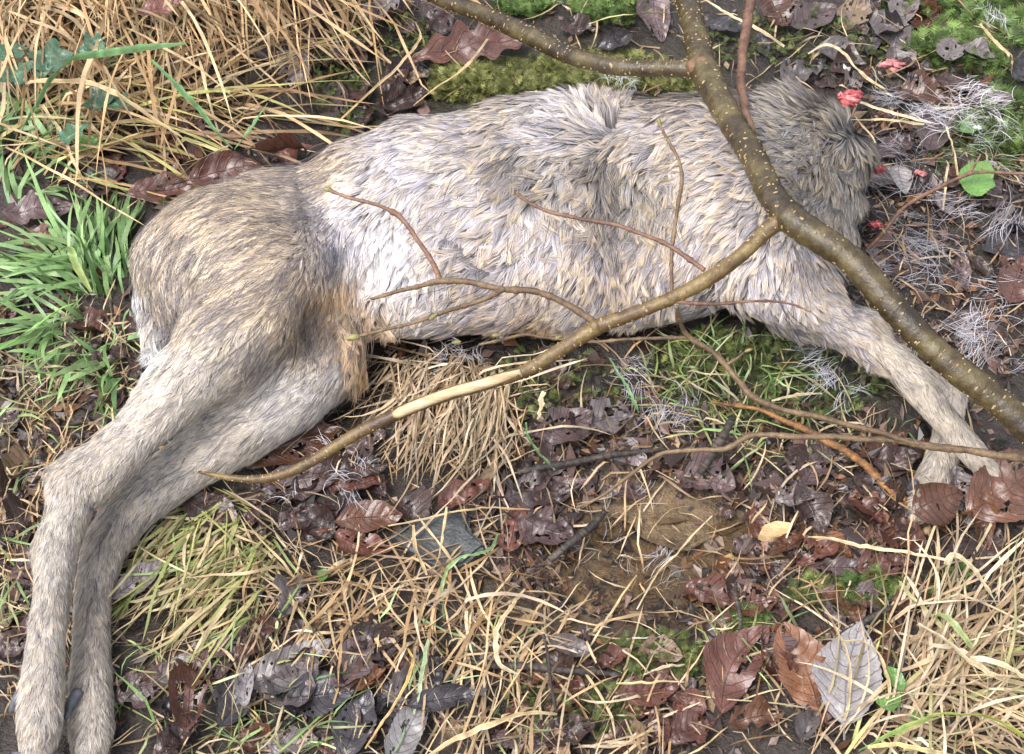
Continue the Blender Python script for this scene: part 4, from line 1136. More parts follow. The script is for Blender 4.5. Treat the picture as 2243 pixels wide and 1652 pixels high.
 (1832, 1552, 105, 40, .6, 'torn', 'red', .2, .1, .08, (0, 0), 10, 0, 'reddish leaf under the tip of the pale silver leaf stalk'),
 (2165, 1200, 120, 75, .55, 'ovate', 'dark', .2, .1, .06, (0, 0), 14, 0, 'dark brown leaf with its stalk pointing up'),
 (2165, 1298, 130, 50, .6, 'ellipse', 'slate', .2, .1, .05, (0, 0), 12, 0, 'dark grey leaf behind the tangle of bleached straw'),
 (1401, 1612, 120, 10, .6, 'torn', 'dark', .2, .1, .08, (0, 0), 10, 0, 'dark leaf at the lower edge beside a red one'),
 (1450, 1430, 90, -20, .6, 'torn', 'tan', .2, .1, .08, (0, 0), 10, 0, 'tan scrap between mud and reddish ribbed leaf'),
]
for k, (x, y, L, dg, ra, st, key, cu, be, wa, ti, li, fo, lab) in enumerate(LEAVES):
    put_leaf('fallen_leaf', lab, 'leaf', x, y, L, dg, ra, st, key, cu, be, wa, ti, li / 1000, 200 + k, fo, 'single fallen leaves in the litter')

GREEN = [(2145, 392, 100, 65, .72, 'ovate', 'green', 40, 'bright green toothed leaf under the pinkish twig'), (2122, 282, 40, 20, .9, 'round', 'green', 20, 'small bright green leaf below the white fur tuft'),
         (707, 1260, 28, 60, .8, 'round', 'green', 16, 'tiny round green leaf on the straw'), (1957, 1488, 62, 130, .55, 'ellipse', 'green', 34, 'upper green leaflet beside the pale silver leaf'),
         (1946, 1532, 60, 200, .65, 'ellipse', 'green', 30, 'lower green leaflet beside the pale silver leaf'), (2008, 1571, 40, 30, .6, 'ellipse', 'green', 20, 'small dark green sprout leaf in the straw'), (195, 330, 75, 20, .7, 'ellipse', 'green', 20, 'plain green leaf under straw below the ivy')]
for k, (x, y, L, dg, ra, st, key, li, lab) in enumerate(GREEN):
    put_leaf('green_leaf', lab, 'leaf', x, y, L, dg, ra, st, key, .12, .1, .04, (0, 0), li / 1000, 400 + k)
IVY = [(20, 118, 60, 250, 'ivy leaf beside the tussock straw with pale veins, uppermost'), (34, 170, 72, 300, 'large ivy leaf below the uppermost one'), (113, 122, 80, 80, 'upright ivy leaf in the straw tussock'), (197, 106, 62, 200, 'round ivy leaf near the long folded green blade'),
       (218, 212, 66, 130, 'dark ivy leaf touching the brightest veined one'), (260, 228, 66, 330, 'brightest veined ivy leaf beside a tan straw'), (90, 157, 44, 160, 'small ivy leaf behind the folded green blade'), (167, 290, 70, 20, 'shaded dark ivy leaf under crossing straws')]
for k, (x, y, L, dg, lab) in enumerate(IVY):
    put_leaf('ivy_leaf', lab, 'ivy leaf', x, y, L, dg, .95, 'ivy', 'ivy', .12, .1, .06, (random.uniform(-15, 15), random.uniform(-15, 15)), .055, 500 + k, 0, 'ivy leaves among the tussock straw')

# more fallen leaves that fill the litter; look-alikes of one patch share a label
LPROTO = {}
def leaf_proto(key, i):
    if (key, i) not in LPROTO:
        st = ['torn', 'ellipse', 'ovate', 'torn', 'torn'][i % 5]
        LPROTO[key, i] = leaf_mesh('fallen_leaf', 0.045, [.6, .55, .6, .7, .45][i % 5], st, LEAFMAT[key], [.2, .15, .3, .5, .25][i % 5], .12, .10, 900 + i * 13 + len(key))
    return LPROTO[key, i]
FILL = [
 (2080, 500, 170, 330, 46, ('purple', 'dark', 'grey', 'chestnut'), 'flecked with loose hair beyond the neck'),
 (1880, 90, 220, 110, 34, ('purple', 'dark', 'grey', 'chestnut', 'slate'), 'in the litter between branch and fern moss'),
 (800, 120, 160, 140, 26, ('purple', 'dark', 'slate', 'dark'), 'in the litter between tussock and moss bank'),
 (1500, 1000, 380, 120, 30, ('dark', 'purple', 'purple', 'grey'), 'in the litter between belly and mud'),
 (2050, 1060, 190, 130, 26, ('dark', 'purple', 'chestnut', 'red'), 'in the litter around the front hooves'),
 (640, 1500, 330, 150, 46, ('purple', 'dark', 'red', 'slate', 'grey'), 'in the litter beside the hind hooves'),
 (1250, 1530, 320, 120, 34, ('purple', 'dark', 'red', 'tan'), 'in the litter below the mud'),
 (1800, 1300, 260, 190, 40, ('red', 'dark', 'purple', 'chestnut', 'orange'), 'in the litter around the pale silver leaf'),
 (700, 1100, 260, 90, 26, ('purple', 'dark', 'red'), 'in the litter below the hind shank'),
 (200, 740, 130, 150, 18, ('purple', 'dark', 'red', 'dark'), 'on bare soil behind the tail'),
 (40, 1200, 90, 300, 20, ('dark', 'purple', 'tan', 'dark'), 'in the mud beside the outer hind shank'),
 (420, 330, 230, 70, 18, ('red', 'dark', 'purple'), 'under loose straw behind the rump'),
 (120, 500, 160, 260, 16, ('purple', 'dark', 'red'), 'showing between the green grass blades')]
HUE = {'purple': 'purple', 'dark': 'dark brown', 'grey': 'grey', 'chestnut': 'chestnut', 'slate': 'blackish', 'red': 'red brown', 'tan': 'tan', 'orange': 'orange brown'}
CUT = ['ragged', 'oval', 'pointed', 'curled ragged', 'slim ragged']
mass_V, mass_F, mass_uv, mass_m, mass_n, mass_mats = [], [], [], [], 0, []
for x0, y0, rx, ry, n, keys, lab in FILL:
    for k in range(n):
        a, r = random.uniform(0, 2 * math.pi), math.sqrt(random.random())
        x, y = x0 + rx * r * math.cos(a), y0 + ry * r * math.sin(a)
        if not (-60 < x < 2300 and -60 < y < 1710): continue
        if ((x - 1440) / 190) ** 2 + ((y - 1200) / 130) ** 2 < 1: continue
        key, i = random.choice(keys), random.randrange(5)
        single = k < n * 0.6
        me = leaf_proto(key, i)
        s = random.uniform(0.7, 1.25) if single else random.uniform(0.45, 0.8)
        loc = Vector(on(x, y, random.uniform(0.003, 0.009) if single else random.uniform(0.0, 0.004)))
        M = Matrix.LocRotScale(loc, Matrix.Rotation(random.uniform(0, 6.28), 3, 'Z') @ Matrix.Rotation(random.uniform(-.3, .3), 3, 'Y') @ Matrix.Rotation(random.uniform(-.3, .3), 3, 'X'),
                               Vector((s, s * random.uniform(.8, 1.2), s * random.uniform(.6, 1.4))))
        if single:
            o = obj('fallen_leaf', me)
            o.matrix_world = M
            lb = CUT[i] + ' ' + HUE[key] + ' leaf ' + lab
            tag(o, lb, 'leaf', 'leaves ' + lab)
        else:
            V = np.empty(len(me.vertices) * 3, np.float32); me.vertices.foreach_get('co', V)
            A = np.array(M)
            mass_V.append(V.reshape(-1, 3) @ A[:3, :3].T + A[:3, 3])
            F = np.empty(len(me.loops), np.int32); me.loops.foreach_get('vertex_index', F)
            mass_F.append(F.reshape(-1, 4) + mass_n)
            uv = np.empty(len(me.vertices) * 3, np.float32); me.attributes['leafuv'].data.foreach_get('vector', uv)
            mass_uv.append(uv.reshape(-1, 3))
            if LEAFMAT[key] not in mass_mats: mass_mats.append(LEAFMAT[key])
            mass_m.append(np.full(len(F) // 4, mass_mats.index(LEAFMAT[key]), np.int32))
            mass_n += len(me.vertices)
me = mesh_np('fallen_leaves', np.vstack(mass_V), np.vstack(mass_F), None, extra=np.vstack(mass_uv))
for m in mass_mats: me.materials.append(m)
me.polygons.foreach_set('material_index', np.concatenate(mass_m))
tag(obj('fallen_leaves', me), 'small wet leaves packed in the litter', None, None, 'stuff')

# ------------------------------------------------------------------ grass and straw
def scatter(n, regions):
    """n root points; regions of (x0, y0, rx, ry, weight) ellipses in the photo, laid on the ground"""
    w = np.array([r[4] for r in regions], float)
    k = RNG.choice(len(regions), n, p=w / w.sum())
    rr, aa = np.sqrt(RNG.random(n)), RNG.random(n) * 2 * np.pi
    reg = np.array([r[:4] for r in regions])[k]
    x, y = reg[:, 0] + reg[:, 2] * rr * np.cos(aa), reg[:, 1] + reg[:, 3] * rr * np.sin(aa)
    d = FWD + RGT * ((x - PW / 2) / FPX)[:, None] - UPV * ((y - PH / 2) / FPX)[:, None]
    P = CAM + d * ((0 - CAM[2]) / d[:, 2])[:, None]
    P[:, 2] = gh(P[:, 0], P[:, 1])
    return P

def az_of(deg):
    a = np.radians(deg)
    return np.arctan2(np.sin(a) / 0.86, np.cos(a))

def blades(root, deg, elev, L, droop, half, K=8, layer=0.012, wobble=0.25, kink=0.0, jag=.22):
    """vectorised grass blades: start at root, head off at deg (image degrees) and elev, sag by droop"""
    n = len(root)
    az = az_of(deg)
    e = np.array(elev, float)
    P = np.empty((n, K, 3)); P[:, 0] = root
    lay = RNG.random(n) * layer + 0.002
    curve = RNG.normal(size=n) * wobble
    kk = RNG.integers(2, K - 1, n)
    ka = RNG.normal(size=n) * kink
    for k in range(1, K):
        az = az + curve / (K - 1) + np.where(kk == k, ka, 0) + RNG.normal(size=n) * 0.05
        e = e - droop / (K - 1)
        d = np.stack([np.cos(e) * np.cos(az), np.cos(e) * np.sin(az), np.sin(e)], 1)
        q = P[:, k - 1] + d * (L / (K - 1))[:, None]
        g = gh(q[:, 0], q[:, 1]) + lay
        low = q[:, 2] < g
        q[:, 2] = np.where(low, g, q[:, 2])
        e = np.where(low, np.maximum(e, -0.15), e)
        P[:, k] = q
    T = norm(np.gradient(P, axis=1))
    S = norm(np.cross(T, np.array([0, 0, 1.0])) + 1e-6)
    U = np.cross(S, T)
    tw = (RNG.normal(size=(n, 1)) * 0.5 + RNG.normal(size=(n, 1)) * 0.9 * np.linspace(0, 1, K))[..., None]
    S = S * np.cos(tw) + U * np.sin(tw)
    prof = np.interp(np.linspace(0, 1, K), [0, .12, .6, .9, 1], [.7, 1, .9, .45, .1])
    blunt = np.interp(np.linspace(0, 1, K), [0, .1, .8, .97, 1], [.8, 1, .95, .9, .1])
    pr = np.where(RNG.random((n, 1)) < (.4 if jag > .1 else .1), blunt, prof)
    return P, half[:, None] * pr * np.clip(1 + jag * RNG.normal(size=(n, K)), .3, 1.7), S

def tint(n, K, pal, var=0.18, tipcol=None):
    pal = np.array(pal)
    a, b = pal[RNG.integers(0, len(pal), n)], pal[RNG.integers(0, len(pal), n)]
    t = RNG.random((n, 1))
    c = (a * t + b * (1 - t)) * (1 + var * RNG.normal(size=(n, 1)))
    C = np.repeat(c[:, None], K, 1) * (1 + 0.20 * RNG.normal(size=(n, K, 1)))
    if tipcol is not None:
        g = np.linspace(0, 1, K)[None, :, None] ** 2 * RNG.random((n, 1, 1)) * 0.8
        C = C * (1 - g) + np.array(tipcol) * g
    return np.clip(C, 0.01, 0.85)

def clump(name, label, cat, at_xy, P, W_, S, C, mat, n_parts, part='blade'):
    o = empty(name, on(*at_xy))
    org = np.array(o.location)
    tag(o, label, cat)
    order = np.argsort(-(P[:, :, 2].mean(1) - P[:, 0, 2] * 0.5))
    top, rest = order[:n_parts], order[n_parts:]
    for i in top:
        V, F, cc = strips(P[i:i + 1] - org, W_[i:i + 1], S[i:i + 1], C[i:i + 1])
        obj(part, mesh_np(part, V, F, mat, cc), o)
    if len(rest):
        V, F, cc = strips(P[rest] - org, W_[rest], S[rest], C[rest])
        m = obj('undergrowth', mesh_np('undergrowth', V, F, mat, cc), o)
        m['kind'] = 'stuff'
    return o

TAN = [(.44, .28, .135), (.52, .36, .19), (.34, .205, .095), (.58, .43, .25), (.24, .14, .065), (.40, .30, .17)]
PALE = [(.52, .385, .235), (.62, .49, .33), (.42, .29, .17), (.34, .225, .13), (.46, .36, .26)]
GRN = [(.17, .30, .10), (.24, .39, .15), (.11, .21, .075), (.32, .45, .20)]
YEL = [(.36, .36, .13), (.28, .33, .10), (.46, .40, .20), (.19, .28, .09), (.50, .38, .22), (.54, .42, .26), (.40, .29, .17)]

def u(n, a, b): return a + (b - a) * RNG.random(n)

# tussock of dry grass, its blades combed down towards the deer
n = 720
R = scatter(n, [(120, -60, 260, 90, 1.5), (380, -30, 200, 110, 2.2), (560, -40, 120, 80, 1.0), (240, 110, 230, 120, 1.3), (40, 60, 120, 140, .8), (760, -60, 90, 60, .4)])
dg = np.where(RNG.random(n) < .72, RNG.normal(-56, 20, n), RNG.uniform(-180, 180, n))
P, Wd, S = blades(R, dg, u(n, .15, 1.0), u(n, .12, .27), u(n, .9, 2.1), u(n, .0009, .0023), 9, .05, .35, .12)
clump('dry_grass_tussock', 'big tussock of tan dry grass combed over towards the rump', 'tussock', (350, 60), P, Wd, S, tint(n, 9, TAN), M_STRAW, 280)
# long dry blades crossing between tussock and rump
n = 130
R = scatter(n, [(60, 330, 160, 110, 1), (300, 300, 200, 60, 1), (450, 250, 160, 80, .7)])
P, Wd, S = blades(R, np.where(RNG.random(n) < .5, RNG.normal(-12, 16, n), RNG.normal(28, 20, n)), u(n, .05, .5), u(n, .12, .26), u(n, .5, 1.1), u(n, .0011, .0022), 9, .035, .3, .1)
clump('dry_grass_fringe', 'loose tan blades crossing each other behind the rump', 'dry grass', (200, 330), P, Wd, S, tint(n, 9, TAN + [(.50, .48, .16)]), M_STRAW, 130)
# green grass clumps
for (lab, cx, cy, regs, n, mean, sd, L0, L1) in [
    ('bright green dewy grass clump standing beside the rump', 225, 620, [(225, 600, 70, 60, 1), (250, 560, 50, 50, .6)], 60, 100, 24, .045, .10),
    ('green grass clump spread flat away from the deer, wide blades', 90, 640, [(160, 600, 90, 60, 1), (120, 680, 90, 60, .6)], 62, 176, 24, .06, .13),
    ('shorter green grass clump below the white tail hair', 200, 760, [(190, 760, 90, 70, 1), (230, 820, 60, 70, .6)], 40, 240, 45, .04, .09),
    ('sparse green grass clump where the meadow meets the tussock', 40, 350, [(60, 360, 90, 100, 1)], 40, 60, 60, .05, .11)]:
    R = scatter(n, regs)
    P, Wd, S = blades(R, RNG.normal(mean, sd, n), u(n, .25, 1.1), u(n, L0, L1), u(n, .5, 1.6), u(n, .0014, .0036), 8, .02, .25, 0, .04)
    clump('grass_clump', lab, 'grass clump', (cx, cy), P, Wd, S, tint(n, 8, GRN, .14, (.34, .50, .18)), M_GRASS, n)
# yellow green flattened grass by the hind legs
n = 230
R = scatter(n, [(480, 1130, 90, 40, 1), (560, 1180, 70, 60, .8), (400, 1220, 110, 80, .9), (520, 1300, 90, 80, .6)])
P, Wd, S = blades(R, np.where(RNG.random(n) < .78, RNG.normal(226, 15, n), RNG.uniform(150, 330, n)), u(n, .03, .4), u(n, .05, .15), u(n, .4, 1.0), u(n, .0007, .0018), 8, .018, .4, .12, .1)
clump('flattened_grass', 'yellow green flattened grass streaming past the hind shanks', 'grass clump', (450, 1220), P, Wd, S, tint(n, 8, YEL, .16), M_GRASS, 260)
# straw mat below the belly
n = 330
R = scatter(n, [(960, 800, 90, 30, 1), (1060, 830, 80, 40, 1), (900, 830, 60, 60, .5), (1000, 900, 90, 60, .8), (1090, 930, 50, 60, .5)])
P, Wd, S = blades(R, np.where(RNG.random(n) < .8, RNG.normal(256, 16, n), RNG.uniform(160, 380, n)), u(n, .02, .4), u(n, .04, .125), u(n, .4, 1.0), u(n, .0006, .0014), 8, .022, .45, .15)
clump('straw_mat', 'mat of pale fine straw fanning out below the belly', 'dry grass', (1000, 900), P, Wd, S, tint(n, 8, PALE + [(.46, .38, .28), (.30, .22, .14)], .2), M_STRAW, 280)
# bleached straw tangle by the silver leaf
n = 330
R = scatter(n, [(2150, 1480, 160, 170, 2), (2050, 1560, 150, 110, 1.2), (2000, 1420, 90, 100, .5), (1900, 1640, 160, 60, .6)])
dg = np.where(RNG.random(n) < .55, RNG.normal(52, 16, n), np.where(RNG.random(n) < .6, RNG.normal(-22, 18, n), RNG.uniform(-180, 180, n)))
P, Wd, S = blades(R, dg, u(n, .03, .6), u(n, .06, .20), u(n, .5, 1.3), u(n, .0006, .0018), 9, .04, .4, .3)
clump('straw_tangle', 'tangle of bleached straw beside the pale silver leaf', 'dry grass', (2120, 1500), P, Wd, S, tint(n, 9, PALE + [(.36, .36, .14)], .18), M_STRAW, 280)
# dry straw in the bottom litter
n = 280
R = scatter(n, [(900, 1320, 200, 120, 1), (1100, 1400, 200, 120, 1), (700, 1280, 140, 110, .7), (1250, 1560, 260, 90, .7)])
P, Wd, S = blades(R, np.where(RNG.random(n) < .6, RNG.normal(235, 35, n), RNG.uniform(-180, 180, n)), u(n, .02, .35), u(n, .04, .13), u(n, .3, .9), u(n, .0007, .0017), 8, .022, .5, .2)
clump('straw_drift', 'drift of short tan straw below the slate stone', 'dry grass', (1000, 1380), P, Wd, S, tint(n, 8, PALE + TAN, .15), M_STRAW, 280)

# mixed sprigs nobody could count
def stuff_blades(name, label, n, regs, deg, elev, L, droop, half, pal, mat, K=6, layer=.016, wob=.5, kink=.2):
    R = scatter(n, regs)
    P, Wd, S = blades(R, deg(n), elev(n), L(n), droop(n), half(n), K, layer, wob, kink)
    V, F, cc = strips(P, Wd, S, tint(n, K, pal, .2))
    tag(obj(name, mesh_np(name, V, F, mat, cc)), label, None, None, 'stuff')
anyd = lambda n: RNG.uniform(-180, 180, n)
stuff_blades('straw_litter', 'short straw strewn through the leaf litter', 1900, [(1121, 1250, 1250, 480, 3), (2080, 450, 260, 420, .7), (1121, 60, 1250, 160, .9), (60, 1150, 120, 420, .5), (200, 800, 120, 140, .25)], anyd,
             lambda n: u(n, 0, .3), lambda n: u(n, .012, .075), lambda n: u(n, .1, .5), lambda n: u(n, .0004, .0012), PALE + TAN + [(.3, .2, .12)], M_STRAW)
stuff_blades('grass', 'thin green grass growing through the litter', 620, [(1700, 880, 330, 130, 2), (1550, 850, 160, 90, 1), (450, 1520, 260, 140, 1), (1000, 1480, 260, 150, .7), (640, 1620, 160, 60, .8), (60, 880, 110, 160, .8), (190, 800, 110, 110, .8), (40, 1250, 60, 200, .4), (300, 260, 260, 200, .5), (1650, 1400, 120, 60, .6)], anyd,
             lambda n: u(n, .1, 1.0), lambda n: u(n, .02, .07), lambda n: u(n, .3, 1.2), lambda n: u(n, .0005, .0013), GRN + YEL, M_GRASS)

# leaf crumbs and bark bits
def crumbs(n):
    R = scatter(n, [(1121, 826, 1500, 1050, 3), (1500, 1100, 500, 260, 2), (2080, 500, 250, 420, 1), (100, 1000, 160, 420, .8)])
    qx, qy = project(R)
    R = R[~((((qx - 1450) / 200) ** 2 + ((qy - 1200) / 140) ** 2 < 1) & (RNG.random(n) < .8))]
    n = len(R)
    R[:, 2] += u(n, .0005, .006)
    s = np.exp(RNG.normal(-5.35, .5, n))[:, None]
    a = RNG.random(n) * 6.283
    ex = np.stack([np.cos(a), np.sin(a), RNG.normal(size=n) * .25], 1)
    ey = np.stack([-np.sin(a), np.cos(a), RNG.normal(size=n) * .25], 1) * u(n, .3, .8)[:, None]
    up = np.array([0, 0, 1.0])
    lift = RNG.normal(size=(n, 4, 1)) * .25
    Q = np.stack([R - ex * s, R + ey * s * u(n, .5, 1)[:, None], R + ex * s, R - ey * s * u(n, .5, 1)[:, None]], 1) + lift * s[:, None] * up
    pal = np.array([(.06, .035, .028), (.10, .055, .045), (.03, .022, .02), (.16, .10, .08), (.20, .10, .055), (.13, .075, .06), (.22, .15, .09), (.05, .035, .035), (.025, .018, .017), (.035, .025, .022)])
    c = np.repeat(pal[RNG.integers(0, len(pal), n)] * (1 + .25 * RNG.normal(size=(n, 1))), 4, 0)
    F = np.arange(n * 4).reshape(n, 4)
    o = obj('leaf_litter', mesh_np('leaf_litter', Q.reshape(-1, 3), F, M_BITS, np.clip(c, .01, .6), False))
    tag(o, 'crumbled leaf bits and bark crumbs covering the soil', None, None, 'stuff')
crumbs(13000)

# ------------------------------------------------------------------ moss: feathery fronds
def moss(label, regs, n, size, pal, lean=(.2, 1.1), nl=7):
    R = scatter(n, regs)
    x, y = R[:, 0], R[:, 1]
    R[:, 2] += 0.010 * (vnoise(x * 30, y * 30, 71) + .5)
    az = RNG.random(n) * 6.283
    el = u(n, *lean)
    L = size * u(n, .55, 1.25)
    d = np.stack([np.cos(el) * np.cos(az), np.cos(el) * np.sin(az), np.sin(el)], 1)
    K = 4
    ts = np.linspace(0, 1, K)
    P = R[:, None] + d[:, None] * (ts[None, :, None] * L[:, None, None])
    P[..., 2] -= (ts ** 2 * .35)[None] * L[:, None]
    side = norm(np.cross(d, [0, 0, 1.0]))
    c0 = tint(n, 1, pal, .2)[:, 0]
    Vs, Fs, Cs, off = [], [[], []], [], 0
    V, F, cc = strips(P, np.full((n, K), .0004) * (size / .015), side[:, None], np.repeat(c0[:, None] * .7, K, 1))
    Vs.append(V); Cs.append(cc); Fq, Ft = [F[0]], [F[1]]; off = len(V)
    for k in range(nl):
        t = .15 + .8 * k / nl
        b = R + d * (t * L)[:, None]
        b[:, 2] -= t * t * .35 * L
        w = (.34 * math.sin(math.pi * (t * .85 + .12)) * L)[:, None]
        for sg in (-1, 1):
            tip = b + side * sg * w + d * w * .55 + RNG.normal(size=(n, 3)) * w * .12
            e = norm(d) * w * .16
            T = np.stack([b - e, b + e, tip], 1).reshape(-1, 3)
            Vs.append(T)
            Cs.append(np.repeat(np.clip(c0 * (1 + .15 * RNG.normal(size=(n, 1))), .005, .6), 3, 0))
            Ft.append(np.arange(n * 3).reshape(n, 3) + off)
            off += n * 3
    o = obj('moss', mesh_np('moss', np.vstack(Vs), [np.vstack(Fq), np.vstack(Ft)], M_MOSS, np.vstack(Cs), False))
    tag(o, label, None, None, 'stuff')
OLIVE = [(.15, .16, .045), (.22, .23, .07), (.10, .11, .03), (.27, .27, .10)]
FERN = [(.085, .145, .035), (.14, .21, .055), (.045, .08, .022), (.20, .28, .09)]
DIM = [(.07, .10, .03), (.11, .15, .045), (.05, .07, .025), (.16, .19, .06)]
moss('bank of olive green moss along the back of the deer', [(1130, 175, 190, 45, 2), (1330, 170, 130, 45, 1), (1010, 205, 60, 25, .6), (1470, 190, 80, 25, .4)], 2600, .016, OLIVE)
moss('two tufts of bright green moss beyond the fork', [(1330, 15, 75, 45, 1.4), (1150, 10, 60, 25, 1)], 1100, .017, FERN)
moss('feathery fern moss beyond the neck', [(2170, 60, 110, 110, 2), (2110, 130, 80, 50, 1), (2190, 290, 90, 70, 1), (2050, 105, 60, 30, .6), (2000, 10, 60, 20, .2)], 1700, .024, FERN + DIM[:2])
moss('dull dark moss creeping through the litter', [(1750, 90, 260, 60, 1), (1700, 850, 240, 90, 1.4), (1560, 790, 140, 60, .8), (2150, 340, 120, 70, 1), (750, 200, 60, 120, .8), (1430, 1440, 130, 50, .8), (1850, 1300, 130, 40, .8), (1250, 1550, 160, 70, .5), (860, 90, 90, 50, .5), (1200, 860, 160, 90, .6)], 3600, .012, DIM + OLIVE[:1])
moss('bright moss sprigs beside the large reddish leaf', [(1640, 1365, 45, 25, 1), (1885, 1285, 60, 22, 1), (2060, 1330, 50, 40, .6), (2080, 1270, 30, 30, .4)], 260, .018, FERN)

# ------------------------------------------------------------------ single blades and straws one can follow
def ribbon(name, label, cat, rows, pal, mat, group=None, fold=.35):
    """rows: x, y, height above ground, half width px"""
    pts = np.array([list(on(x, y, z)) + [rw(x, y, w, 0.02)] for x, y, z, w in rows])
    n = max(10, len(rows) * 5)
    pr = catmull(pts, n)
    slim = .72 if mat is M_STRAW else .85
    p, w = pr[:, :3], np.maximum(pr[:, 3], 1e-4) * slim
    w = w * (1 + .12 * RNG.normal(size=n))
    p = p + np.cumsum(RNG.normal(size=(n, 3)) * [.0007, .0007, .0004], axis=0) * np.sin(np.linspace(0, np.pi, n))[:, None]
    org = p[0]
    t = norm(np.gradient(p, axis=0))
    s = norm(np.cross(t, np.array([0, .35, 1.0])))
    up = np.cross(s, t)
    tw = np.cumsum(RNG.normal(size=n) * .16)[:, None]
    s, up = s * np.cos(tw) + up * np.sin(tw), up * np.cos(tw) - s * np.sin(tw)
    L, Mm, R = p + s * w[:, None], p - up * (w * fold)[:, None], p - s * w[:, None]
    V = np.stack([L, Mm, R], 1).reshape(-1, 3) - org
    i = np.arange(n - 1)[:, None] * 3
    F = np.concatenate([i + np.array([[0, 1, 4, 3]]), i + np.array([[1, 2, 5, 4]])])
    c = np.array(pal)
    g = np.linspace(0, 1, n)[:, None]
    C = c[0] * (1 - g) + c[-1] * g
    C = np.repeat(C * (.92 + .15 * RNG.normal(size=(n, 1))), 3, 0)
    C[1::3] *= .72
    o = obj(name, mesh_np(name, V, F, mat, np.clip(C, .01, .85)), None, org)
    return tag(o, label, cat, group)

